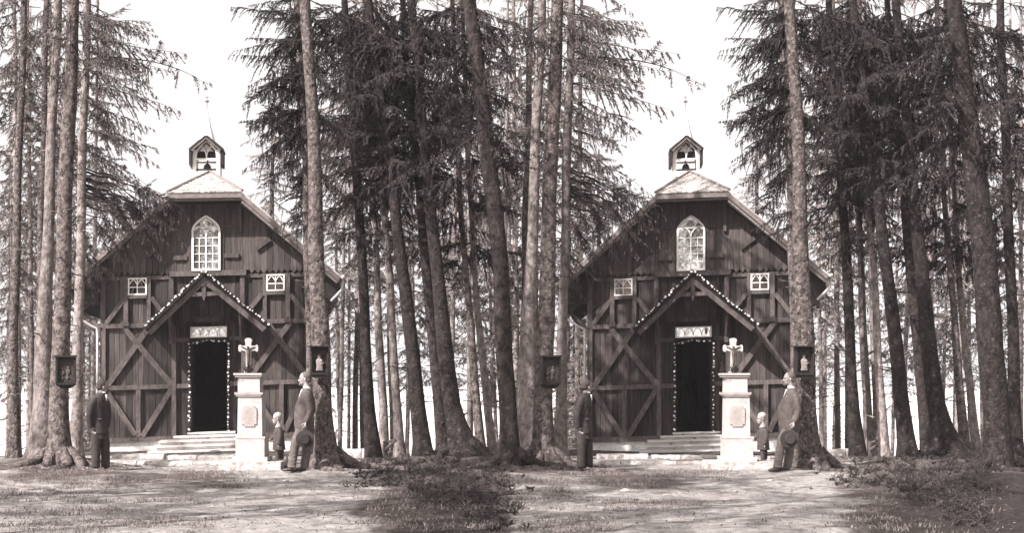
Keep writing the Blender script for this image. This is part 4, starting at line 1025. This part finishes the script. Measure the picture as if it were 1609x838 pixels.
    def top(s, z0, n=24, L=1.5):
        z0 += .9
        for k in range(n):
            t = k / n; zz = z0 + (s.H - z0) * t; x, r = s.pos(zz)
            q, m = place(s.rnd.choice(BRF), (x, 0, zz), R(s.rnd.uniform(0, 360)), R(s.rnd.uniform(-15, 10)), L * (1.08 - t) * s.rnd.uniform(.8, 1.15), .2)
            s.Q.append(q); s.M.append(m)
    def to(s, a, b, tmpl=None, sag=.25, dy=(0, 0)):
        """one branch from picture point a to b (depth offset dy)"""
        tmpl = tmpl or BRS
        A = at(a[0], a[1], s.Y + dy[0]) - s.base; Bv = at(b[0], b[1], s.Y + dy[1]) - s.base; v = Bv - A
        L = v.length; v.z += sag * L
        x0, r0 = s.pos(A.z)
        if abs(A.x - x0) > r0 + .12:                        # the bare limb that carries the bough, from the trunk out to a
            zt = A.z + .25 * abs(A.x - x0); x1, r1 = s.pos(zt); P0 = Vector((x1, 0, zt)); u = A - P0
            q, m = place(LIMB, tuple(P0), math.atan2(u.y, u.x), math.atan2(u.z, math.hypot(u.x, u.y)) + .1, u.length, .1)
            s.Q.append(q); s.M.append(m)
        for j in range(1 if tmpl is DB else 3):
            az = math.atan2(v.y, v.x) + (s.rnd.uniform(-.35, .35) if j else 0); el = math.atan2(v.z, math.hypot(v.x, v.y)) + (s.rnd.uniform(-.16, .12) if j else 0)
            q, m = place(s.rnd.choice(tmpl), tuple(A), az, el, v.length * (.98 if j == 0 else s.rnd.uniform(.45, .95)), sag + s.rnd.uniform(-.1, .1), s.rnd.uniform(-1.2, 1.2))
            s.Q.append(q); s.M.append(m)
    def finish(s, label, group=None, do_twin=True):
        if s.Q: quad_mesh('crown', np.concatenate(s.Q), np.concatenate(s.M), [s.needles, 'twig'], s.root)
        tag(s.root, label, 'tree', group)
        if do_twin: return twin(s.root, label)

TOP = -10
# --- the three stems on the left
t = Tree([(62, 722, 44), (66, 640, 30), (70, 520, 25), (74, 400, 18), (82, 200, 15), (90, 20, 13)], 31.5, 1, 'bark_pale', .35, needles='needles_mid')
t.zone(TOP, 300, 18, (.7, 1.5), tmpl=BRS); t.zone(TOP, 110, 6, (.8, 1.5), tmpl=BRS); t.zone(280, 560, 14, (.3, .9), tmpl=DB, incl=(-20, 10)); t.top(t.z_of(0)); t.finish('leftmost thick spruce of the cluster left of the chapel')
t = Tree([(93, 738, 36), (93, 640, 30), (96, 520, 27), (100, 400, 24), (107, 200, 22), (115, 20, 19)], 28.2, 2, 'bark', .45, roots=9, needles='needles_mid')
t.zone(TOP, 90, 8, (.9, 1.7), tmpl=BRS); t.zone(130, 420, 10, (.3, .9), tmpl=DB)
t.top(t.z_of(-10), 30)
for a, b in (((118, 40), (205, 75)), ((118, 60), (235, 120)), ((116, 20), (250, 60)), ((118, 90), (200, 130)), ((112, 110), (30, 150)), ((112, 60), (20, 80)), ((112, 30), (40, 30))): t.to(a, b, dy=(0, -.5))
t.finish('thick spruce carrying a framed picture, roots spread over the ground')
t = Tree([(117, 716, 24), (120, 640, 18), (124, 500, 15), (126, 400, 14), (131, 200, 13), (137, 20, 12)], 32.5, 3, 'bark_pale', .5, needles='needles_mid')
t.zone(TOP, 100, 7, (1.0, 1.8), az=(-70, 60), tmpl=BRS); t.zone(100, 300, 8, (.6, 1.4), az=(-80, 60), tmpl=BRS); t.zone(250, 560, 14, (.3, 1.1), tmpl=DB)
for a, b, sg in (((138, 60), (300, 88), .15), ((138, 95), (250, 105), .2), ((136, 110), (270, 180), .3), ((135, 150), (225, 240), .25), ((135, 130), (290, 190), .3), ((134, 200), (215, 250), .25),
                 ((134, 225), (225, 330), .5), ((134, 235), (255, 345), .45), ((138, 20), (255, 50), .1), ((138, 30), (240, 30), .1), ((137, 50), (230, 130), .3), ((134, 170), (205, 215), .2), ((138, 80), (340, 140), .25)):
    t.to(a, b, sag=sg, dy=(0, -.6))
# long boughs hanging before the left roof slope
for a, b, sg in (((200, 290), (300, 345), .3), ((195, 300), (290, 375), .35), ((190, 310), (262, 400), .4), ((170, 330), (245, 420), .35), ((160, 340), (210, 440), .4), ((150, 350), (185, 450), .4), ((200, 285), (270, 320), .3),
                 ((215, 320), (300, 400), .4), ((132, 360), (160, 460), .4), ((140, 400), (200, 455), .3), ((132, 395), (150, 480), .3), ((205, 330), (250, 385), .3), ((180, 350), (230, 440), .4)):
    t.to(a, b, tmpl=BRS, sag=sg, dy=(.3, .5))
for a, b, sg in (((205, 300), (285, 350), .3), ((195, 320), (275, 415), .4), ((185, 300), (255, 360), .3), ((170, 320), (225, 400), .35), ((150, 320), (200, 400), .35), ((210, 345), (262, 430), .4), ((160, 380), (225, 445), .35), ((130, 420), (172, 480), .3)):
    t.to(a, b, tmpl=BRS, sag=sg, dy=(.3, .5))
for a, b, sg in (((205, 292), (292, 345), .3), ((195, 310), (270, 395), .4), ((180, 320), (235, 410), .35), ((150, 345), (205, 425), .35), ((135, 400), (175, 460), .3), ((165, 300), (225, 350), .3), ((140, 290), (200, 340), .3)):
    t.to(a, b, tmpl=BR, sag=sg, dy=(.6, .9))
for a, b in (((134, 232), (200, 300)), ((134, 250), (170, 335)), ((134, 300), (215, 335))): t.to(a, b, tmpl=DB, sag=.3, dy=(0, .3))
t.top(t.z_of(-10), 30); t.finish('slimmer pale spruce nearest the chapel, boughs hanging over its roof')
t = Tree([(57, 712, 16), (62, 500, 11), (66, 300, 10), (73, 20, 9)], 34.2, 4, 'bark', .4, needles='needles_mid')
t.zone(TOP, 330, 24, (.6, 1.4), tmpl=BRS); t.zone(330, 640, 14, (.4, 1.2), tmpl=DB); t.top(t.z_of(0)); t.finish('thin dark spruce behind the cluster left of the chapel')

# --- the tree the man leans on, and its slimmer neighbour
t = Tree([(519, 740, 40), (512, 700, 33), (507, 640, 29), (503, 540, 30), (498, 420, 26), (496, 300, 22), (489, 150, 19), (481, 20, 17)], 27.6, 5, 'bark', .5, roots=5)
t.zone(TOP, 120, 12, (.8, 1.5), tmpl=BR)
for a, b, sg in (((484, 60), (385, 60), .1), ((485, 90), (390, 150), .3), ((486, 110), (378, 178), .25), ((487, 130), (385, 225), .35), ((489, 160), (400, 240), .3), ((490, 190), (395, 262), .3), ((490, 210), (430, 290), .35), ((488, 40), (400, 100), .25),
                 ((489, 140), (420, 140), .1), ((490, 170), (375, 200), .2), ((484, 25), (400, 25), .1), ((491, 330), (425, 362), .2), ((492, 350), (440, 385), .3), ((490, 250), (455, 300), .3)):
    t.to(a, b, tmpl=BR, sag=sg, dy=(0, .3))
for a, b in (((498, 260), (550, 330)), ((495, 180), (560, 230)), ((494, 120), (545, 160)), ((488, 60), (540, 90))): t.to(a, b, tmpl=BR, sag=.3, dy=(0, .3))
t.zone(180, 420, 8, (.3, .7), tmpl=DB); t.top(t.z_of(-10), 30); t.finish('thick spruce with a small shrine box, the man leaning on it')
t = Tree([(487, 716, 14), (486, 500, 12), (483, 400, 11), (480, 250, 12), (474, 120, 12), (467, 20, 11)], 31.0, 6, 'bark', .4)
t.zone(TOP, 280, 34, (.7, 1.4), az=(90, 270), tmpl=BR); t.zone(TOP, 250, 12, (.6, 1.2), az=(-90, 90), tmpl=BR); t.top(t.z_of(0)); t.finish('slim spruce standing close behind the shrine tree')

# --- dense stand on the right
t = Tree([(587, 713, 26), (580, 640, 18), (573, 500, 16), (563, 300, 14), (554, 200, 12), (543, 20, 10)], 33.6, 7, 'bark_dark', .35)
t.zone(TOP, 330, 50, (.9, 1.7)); t.zone(330, 470, 12, (.5, 1.2), tmpl=BRS); t.zone(400, 650, 10, (.3, 1.0), tmpl=DB); t.top(t.z_of(0)); t.finish('dark spruce with a kerb stone at its foot')
t = Tree([(604, 717, 17), (601, 640, 14), (593, 450, 11), (585, 300, 10), (574, 20, 8)], 34.3, 8, 'bark_pale', .3)
t.zone(TOP, 380, 56, (.6, 1.3)); t.zone(380, 600, 14, (.4, 1.1), tmpl=DB); t.top(t.z_of(0)); t.finish('spruce with the broken railing leaning against its foot')
t = Tree([(628, 723, 18), (624, 640, 14), (612, 430, 10), (600, 300, 9), (590, 20, 7)], 33.2, 9, 'bark_pale', .3)
t.zone(TOP, 400, 56, (.6, 1.3)); t.zone(400, 600, 12, (.4, 1.1), tmpl=DB); t.top(t.z_of(0)); t.finish('pale slim spruce just right of the broken railing')
t = Tree([(668, 724, 28), (657, 640, 24), (638, 470, 20), (618, 300, 16), (600, 160, 14), (581, 20, 13)], 31.4, 10, 'bark_dark', .35)
t.zone(TOP, 260, 50, (.9, 1.8)); t.zone(260, 420, 8, (.4, 1.1), tmpl=BRS); t.zone(240, 560, 8, (.3, .9), tmpl=DB)
for a, b in (((592, 85), (498, 148)), ((588, 70), (495, 118)), ((600, 160), (548, 250)), ((596, 60), (520, 60))): t.to(a, b, tmpl=DB, sag=.1)
for a, b in (((592, 95), (520, 175)), ((600, 130), (530, 220)), ((604, 180), (530, 270)), ((590, 40), (520, 90))): t.to(a, b, tmpl=BR, sag=.3)
t.top(t.z_of(0)); t.finish('dark leaning spruce with a twiggy foot, left of the thickest pair')
t = Tree([(700, 717, 24), (691, 640, 18), (676, 500, 16), (660, 300, 14), (645, 160, 11), (634, 20, 9)], 32.8, 11, 'bark_dark', .3)
t.zone(TOP, 300, 50, (.9, 1.7)); t.zone(300, 430, 8, (.5, 1.1), tmpl=BRS); t.top(t.z_of(0)); t.finish('dark spruce pressed against the left of the broad-footed one')
t = Tree([(733, 724, 46), (724, 690, 38), (711, 640, 28), (694, 500, 23), (674, 300, 18), (660, 160, 15), (649, 20, 13)], 31.4, 12, 'bark_dark', .75, roots=6)
t.zone(TOP, 260, 52, (1.0, 1.9)); t.zone(260, 420, 8, (.4, 1.1), tmpl=DB)
t.top(t.z_of(0)); t.finish('tall dark spruce with a very broad flared foot')
t = Tree([(757, 722, 16), (750, 640, 14), (731, 420, 9), (723, 300, 8), (712, 20, 7)], 33.4, 13, 'bark', .35)
t.zone(TOP, 420, 48, (.8, 1.6)); t.zone(420, 580, 12, (.4, 1.1), tmpl=DB); t.top(t.z_of(0)); t.finish('left one of two slim spruces at the right edge')
t = Tree([(777, 721, 15), (765, 640, 13), (745, 420, 9), (738, 300, 8), (726, 20, 7)], 33.9, 14, 'bark_pale', .35)
t.zone(TOP, 420, 48, (.8, 1.6)); t.zone(420, 580, 12, (.4, 1.1), tmpl=DB); t.top(t.z_of(0)); t.finish('pale right one of two slim spruces at the right edge')
for k_, pts_, bk_, dn_ in ((0, [(801, 748, 32), (798, 640, 27), (786, 420, 26), (763, 200, 24), (739, 20, 22)], 'bark_dark', 30),
                        (1, [(1569, 748, 44), (1565, 640, 40), (1548, 420, 38), (1524, 200, 31), (1500, 20, 26)], 'bark_dark', 50)):
    t = Tree(pts_, 27.6, 15, bk_, .4, roots=5)
    t.zone(TOP, 260, dn_, (.9, 1.7), tmpl=BR); t.zone(260, 330, 6, (.5, 1.0), tmpl=BRS); t.top(t.z_of(-10), 30)
    t.finish(('dark near spruce where the left half meets the right half', 'massive dark near spruce at the right edge of the right half')[k_], do_twin=False)
# extra one that shows only past the right half's edge
t = Tree([(1598, 718, 22), (1590, 500, 17), (1583, 300, 15), (1572, 20, 12)], 33, 16, 'bark_dark', .4)
t.zone(TOP, 420, 48, (.9, 1.7)); t.top(t.z_of(0)); t.finish('dark spruce at the far right behind the massive one', do_twin=False)
t = Tree([(20, 722, 20), (22, 500, 15), (28, 300, 12), (38, 20, 10)], 32, 17, 'bark', .4)
t.zone(TOP, 200, 26, (.8, 1.6), tmpl=BRS); t.zone(200, 600, 10, (.4, 1.0), tmpl=DB); t.top(t.z_of(0)); t.finish('spruce at the extreme left edge of the picture', do_twin=False)

# --- farther trees on the slope behind; four kinds, copied
def far_tree(seed, H, z0, L, dens, bark, needles, cone=False):
    t = Tree([(CX, 700, 9), (CX - 2, 300, 7)], 50, seed, bark, .3, height=H, needles=needles, base_z=0)
    t.root.location = (0, 0, 0)
    n = int((H - z0) * dens)
    for k in range(n):
        u = k / n; zz = z0 + (H - z0) * u; x, r = t.pos(zz)
        LL = L * (max(.3, (1.04 - u)) ** .8 if cone else min(1, 1.9 * (1.06 - u)) * min(1, .45 + 2.5 * u)) * t.rnd.uniform(.6, 1.2)
        q, m = place(t.rnd.choice(BRF), (x, 0, zz), R(t.rnd.uniform(0, 360)), R(t.rnd.uniform(-22, 5)), max(.25, LL), t.rnd.uniform(.05, .3)); t.Q.append(q); t.M.append(m)
    for k in range(24):
        zz = t.rnd.uniform(1.2, z0 + 2); x, r = t.pos(zz); q, m = place(t.rnd.choice(DB), (x, 0, zz), R(t.rnd.uniform(0, 360)), R(t.rnd.uniform(-15, 10)), t.rnd.uniform(.5, 1.3), .05); t.Q.append(q); t.M.append(m)
    t.finish('', None, False)
    return t.root
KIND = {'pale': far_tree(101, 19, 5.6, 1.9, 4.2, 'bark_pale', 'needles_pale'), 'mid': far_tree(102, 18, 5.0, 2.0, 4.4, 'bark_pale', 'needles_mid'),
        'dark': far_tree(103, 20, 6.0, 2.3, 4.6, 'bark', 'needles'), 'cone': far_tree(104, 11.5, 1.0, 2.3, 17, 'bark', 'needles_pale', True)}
used = set()
def put(kind, px, Y, label, group, rz=0, sc_=1.0, lean=0.0):
    o = KIND[kind]
    if kind in used: o = copy_tree(o)
    used.add(kind)
    X = (px - CX) * Y / F; o.location = (X, Y, gz(X, Y) - .1); o.rotation_euler = (0, R(lean), R(rz)); o.scale = (sc_, sc_, sc_)
    tag(o, label, 'tree', group)
    return o
rf = random.Random(21)
FARL = {0: 'thin spruce among the distant stems beyond the crest in the left half', 1: 'thin spruce among the distant stems beyond the crest in the right half'}
far_spots = []
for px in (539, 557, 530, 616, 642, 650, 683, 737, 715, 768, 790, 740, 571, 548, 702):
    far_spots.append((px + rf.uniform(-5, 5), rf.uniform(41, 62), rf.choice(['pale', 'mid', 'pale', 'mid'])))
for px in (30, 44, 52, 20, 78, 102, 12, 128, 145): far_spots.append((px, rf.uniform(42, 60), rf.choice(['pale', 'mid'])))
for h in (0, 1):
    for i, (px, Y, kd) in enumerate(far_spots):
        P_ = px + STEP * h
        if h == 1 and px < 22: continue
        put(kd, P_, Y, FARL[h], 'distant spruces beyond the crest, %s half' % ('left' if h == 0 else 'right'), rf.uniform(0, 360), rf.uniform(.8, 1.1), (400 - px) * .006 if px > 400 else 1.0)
    H_ = (LEFT, RIGHT)[h]
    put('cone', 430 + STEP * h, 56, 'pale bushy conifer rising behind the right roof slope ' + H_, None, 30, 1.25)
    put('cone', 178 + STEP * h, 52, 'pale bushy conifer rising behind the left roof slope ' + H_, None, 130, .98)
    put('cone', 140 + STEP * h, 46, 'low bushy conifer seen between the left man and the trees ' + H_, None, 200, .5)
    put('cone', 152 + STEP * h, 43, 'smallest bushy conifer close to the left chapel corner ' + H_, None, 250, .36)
put('mid', 1590, 52, 'farther pale stem behind the dark spruces at the right edge', None, 20, 1)
put('mid', 1604, 50, 'distant pale stem cut by the right edge of the picture', None, 70, 1)
# --- trees around and behind the camera: they shade the clearing and stand in the window panes
for X, Y, kd in ((-8.6, 13.5, 'dark'), (-6.4, 14.5, 'mid'), (-5.3, 11.5, 'dark'), (-7.9, 19.8, 'mid'), (-6.2, 9, 'mid'), (-9.8, 18.5, 'mid'), (-17.5, 33, 'dark'), (-20, 27, 'dark'), (-18.5, 20.5, 'dark'), (-12.5, 14, 'dark'), (-24, 30, 'dark'), (-9, 4, 'mid'), (-16, 8, 'dark'),
                 (-3, -6, 'dark'), (-8, -9, 'mid'), (3, -8, 'dark'), (8, -5, 'mid'), (-13, -4, 'dark'), (14, -9, 'mid'), (-6, -16, 'dark'), (1, -17, 'mid'), (9, -15, 'dark'), (19, -4, 'dark'), (-19, -12, 'mid')) + tuple((x_, -13 - (i_ * 7) % 11, ('dark', 'mid')[i_ % 2]) for i_, x_ in enumerate(range(-34, 34, 4))):
    o = KIND[kd] if kd not in used else copy_tree(KIND[kd]); used.add(kd)
    o.location = (X, Y, gz(X, Y)); o.rotation_euler.z = X * 3; o.scale = (1, 1, 1)
    tag(o, 'tall spruce of the wood around the clearing, outside the picture', 'tree', 'spruces around the clearing outside the picture')

# ------------------------------------------------------------------ shrine pictures on the trees
def shrine_a():
    Y = 27.75; r = empty('shrine_box', at(103.5, 605, Y), R(14)); s = Y / F
    mb = MB(); W = 15.5 * s; z0, z1 = Z0, Z1 = 0.0, 43 * s
    mb.box(-W, W, -.02, .1, z0, z1)
    mb.prism([(-W, z0), (W, z0), (W * .45, z0 - .07), (-W * .45, z0 - .07)], -.03, .1)
    mb.build('case', 'dark_timber', r)
    mb = MB()
    for a, b in ((-W, -W + .035), (W - .035, W)): mb.box(a, b, -.09, -.021, z0, z1)
    mb.box(-W - .002, W + .002, -.085, -.022, z0 - .002, z0 + .035); mb.box(-W - .02, W + .02, -.12, .1, z1 + .002, z1 + .035)
    mb.build('frame', 'shadow_wood', r)
    rnd = random.Random(2); mb = MB(); mb.box(-W + .04, W - .04, -.026, -.0215, z0 + .04, z1 - .01); pic = mb.build('picture', 'picture_mid', r)
    mb = MB()
    for cx, cz, k in ((-.055, .21, 1), (.045, .24, 1), (.03, .13, .8), (-.06, .12, .7)):
        mb.ball((cx, -.032, cz + .06 * k), (.022 * k, .012, .026 * k), 10, 8); mb.ball((cx, -.03, cz - .01), (.04 * k, .012, .055 * k), 10, 8); mb.tube([(cx, -.034, cz + .02), (cx + .04 * k, -.036, cz - .02)], [.01, .007], 6)
    mb.build('painted_figures', 'figure_dark', pic, True)
    tag(r, '', 'shrine'); twin(r, 'dark framed holy picture fixed to the root-spread spruce')
shrine_a()
def shrine_b():
    Y = 27.25; r = empty('shrine_box', at(502, 590, Y), R(6)); s = Y / F
    W = 14 * s; H = 44 * s
    mb = MB(); mb.box(-W, W, .02, .1, 0, H)
    for a, b in ((-W, -W + .03), (W - .03, W)): mb.box(a, b, -.08, .018, 0, H)
    mb.box(-W + .03, W - .03, -.08, .018, 0, .05); mb.prism([(-W, -.002), (W, -.002), (W * .6, -.05), (-W * .6, -.05)], -.06, .1)
    mb.build('case', 'dark_timber', r)
    mb = MB(); mb.prism([(-W - .05, H + .002), (W + .03, H + .002), (W + .03, H + .022), (-W - .05, H + .022)], -.16, .12); mb.build('roof', 'dark_timber', r)
    mb = MB(); mb.box(-W + .032, W - .032, .008, .0185, .055, H - .01); b_ = mb.build('back_panel', 'picture_mid', r)
    mb = MB()
    mb.loft([(0, -.02, .075, .07, .02), (.005, -.02, .14, .055, .025), (0, -.02, .2, .06, .028), (-.005, -.02, .255, .06, .025), (0, -.02, .285, .03, .02)], 14)
    mb.ball((-.005, -.022, .315), (.034, .025, .04), 12, 8); mb.tube([(.04, -.02, .25), (.065, -.03, .2), (.03, -.045, .19)], [.02, .018, .012], 8); mb.ball((.035, -.045, .24), (.022, .018, .024), 8, 6)
    fused(mb, 'holy_figure', 'figure_pale', r, .007, 2)
    tag(r, '', 'shrine'); twin(r, 'small roofed shrine with pale figure above the leaning man')
shrine_b()

# ------------------------------------------------------------------ broken railing
def railing():
    Y = 33.4; r = empty('broken_railing', at(612, 716, Y)); s = Y / F
    V = lambda px, py, y=0: Vector(((px - 612) * s, y, (716 - py) * s))
    for a, b, w_ in (((604, 697, 0), (625, 690, -.3), .03), ((605, 708, -.05), (625, 691, -.3), .035), ((612, 710.5, -.2), (625, 712, -.1), .03)):
        mb = MB(); mb.tube([V(*a), V(*b)], w_, 6); mb.build('rail', 'rail_wood', r)
    mb = MB(); mb.tube([V(606, 718, -.02), V(605, 694, -.05)], .045, 7); mb.build('post', 'rail_wood', r)
    tag(r, '', 'railing'); twin(r, 'broken dark wooden railing between two spruces')
railing()

# ------------------------------------------------------------------ ground cover
def scatter(name, label, region, n, h, wd, m, seed, lean=.5, clump=0, ylimit=34):
    """blades over picture regions (px0, px1, Y0, Y1) of one half, repeated in both"""
    rg = np.random.default_rng(seed); Qs = []
    for half in (0, 1):
        for (a, b, y0, y1, k) in region:
            kk = int(n * k)
            if clump:
                nc = max(1, kk // clump); cp = rg.uniform(a, b, nc); cy = 1 / rg.uniform(1 / y1, 1 / y0, nc)
                px = np.repeat(cp, clump) + rg.normal(0, 5, nc * clump); Y = np.repeat(cy, clump) + rg.normal(0, .12, nc * clump); kk = nc * clump
                px = px[:kk]; Y = Y[:kk]
            else: px = rg.uniform(a, b, kk); Y = 1 / rg.uniform(1 / y1, 1 / y0, kk)
            px = px + rg.normal(0, 14, len(px)); Y = Y + rg.normal(0, .35, len(Y))
            X = (px + half * STEP - CX) * Y / F
            keep = np.array([mnoise.noise(Vector((u * .9, v_ * .9, seed))) + .5 * mnoise.noise(Vector((u * 2.7, v_ * 2.7, seed + 9))) for u, v_ in zip(X, Y)]) > .02
            X, Y = X[keep], Y[keep]; kk = len(X); Z = ground_z(X, Y) - .005
            P0 = np.stack([X, Y, Z], -1); H = h * rg.uniform(.4, 1.3, kk)[:, None]
            v = np.stack([rg.normal(0, lean, kk), rg.normal(0, lean, kk), np.ones(kk)], -1) * H
            az = rg.uniform(0, 6.28, kk); wv = np.stack([np.cos(az), np.sin(az), 0 * az], -1) * wd * rg.uniform(.6, 1.4, kk)[:, None]
            Qs.append(np.stack([P0 - wv, P0 + wv, P0 + v * .6 + wv * .8, P0 + v * .6 - wv * .8], 1)); 
            P1 = P0 + v * .6; Qs.append(np.stack([P1 - wv * .8, P1 + wv * .8, P0 + v + wv * .15 + v * .0, P0 + v - wv * .15], 1))
    Q = np.concatenate(Qs); o = quad_mesh(name, Q, np.zeros(len(Q)), [m], None)
    o['kind'] = 'stuff'; tag(o, label, 'ground cover'); o['kind'] = 'stuff'
scatter('grass', 'short grass in patches on the forest floor', [(-10, 330, 16, 20.5, .35), (170, 380, 23, 27.8, .45), (560, 800, 16, 32, .25), (-10, 130, 21, 31, .5), (530, 640, 27, 34, .4)], 26000, .045, .0032, 'grass_blade', 1, clump=14)
def shrubs():
    """low heath bushes on the right: stems with small leaves"""
    rg = np.random.default_rng(5); Qs = []
    for half in (0, 1):
        for k in range(900):
            px = 790 - 225 * rg.random() ** 1.25 + rg.normal(0, 22); Y = 1 / rg.uniform(1 / 32, 1 / 16.5)
            if Y < 22 and (px < 650 + (22 - Y) * 18 or rg.random() < .5): continue
            if mnoise.noise(Vector((px * .03, Y * .7, 4))) < -.25: continue
            X = (px + half * STEP - CX) * Y / F; b = np.array([X, Y, gz(X, Y)]); Hh = rg.uniform(.03, .11) * (1.5 if rg.random() < .1 else 1)
            for st in range(7):
                v = np.array([rg.normal(0, 1.1), rg.normal(0, 1.1), 1]); v = v / np.linalg.norm(v) * Hh * 1.3 * rg.uniform(.6, 1.2)
                a = np.cross(v, rg.normal(size=3)); a /= np.linalg.norm(a)
                Qs.append([b - a * .004, b + a * .004, b + v + a * .002, b + v - a * .002])
                for lf in range(9):
                    p = b + v * rg.uniform(.3, 1.05); q = rg.normal(size=3); q /= np.linalg.norm(q); q *= rg.uniform(.012, .03); a2 = np.cross(q, rg.normal(size=3)); a2 /= np.linalg.norm(a2); a2 *= .006
                    Qs.append([p - a2, p + a2, p + q + a2 * .4, p + q - a2 * .4])
    Q = np.array(Qs); o = quad_mesh('undergrowth', Q, np.zeros(len(Q)), ['shrub_leaf'], None)
    tag(o, 'dark low heath undergrowth right of the path in both halves', 'ground cover'); o['kind'] = 'stuff'
shrubs()
def litter():
    rg = np.random.default_rng(9); Qs = []
    n = 3500; Y = 1 / rg.uniform(1 / 33.5, 1 / 15.5, n); px = rg.uniform(-20, 1630, n); X = (px - CX) * Y / F; Z = ground_z(X, Y) + .012
    az = rg.uniform(0, 6.28, n); L = rg.uniform(.01, .05, n); L = np.where(rg.random(n) < .012, L * 4, L)
    v = np.stack([np.cos(az) * L, np.sin(az) * L, rg.uniform(-.01, .03, n)], -1); wv = np.stack([-np.sin(az), np.cos(az), rg.uniform(-.5, .5, n)], -1) * rg.uniform(.003, .008, n)[:, None]
    P = np.stack([X, Y, Z], -1); Q = np.stack([P - wv, P + wv, P + v + wv, P + v - wv], 1)
    o = quad_mesh('forest_litter', Q, np.zeros(n), ['litter'], None); tag(o, 'fallen twigs, needles and leaves scattered on the ground', 'ground cover'); o['kind'] = 'stuff'
litter()
# little stones by the path
def stone(px, py, r_, seed, label):
    Y = EYE * F / (py - HY); rnd = random.Random(seed); mb = MB(); mb.ball((0, 0, 0), (r_ * 1.5, r_, r_ * .6), 10, 7)
    mb.v = [(x * (1 + rnd.uniform(-.15, .15)), y * (1 + rnd.uniform(-.15, .15)), z * (1 + rnd.uniform(-.2, .2))) for x, y, z in mb.v]
    o = mb.build('stone', 'kerb_stone', None, True); X = (px - CX) * Y / F; o.location = (X, Y, gz(X, Y) + r_ * .3); tag(o, '', 'stone'); twin(o, label)
stone(449, 756, .035, 1, 'small stone on the path before the leaning man')
stone(222, 772, .05, 2, 'flat stone in the grass at lower left')
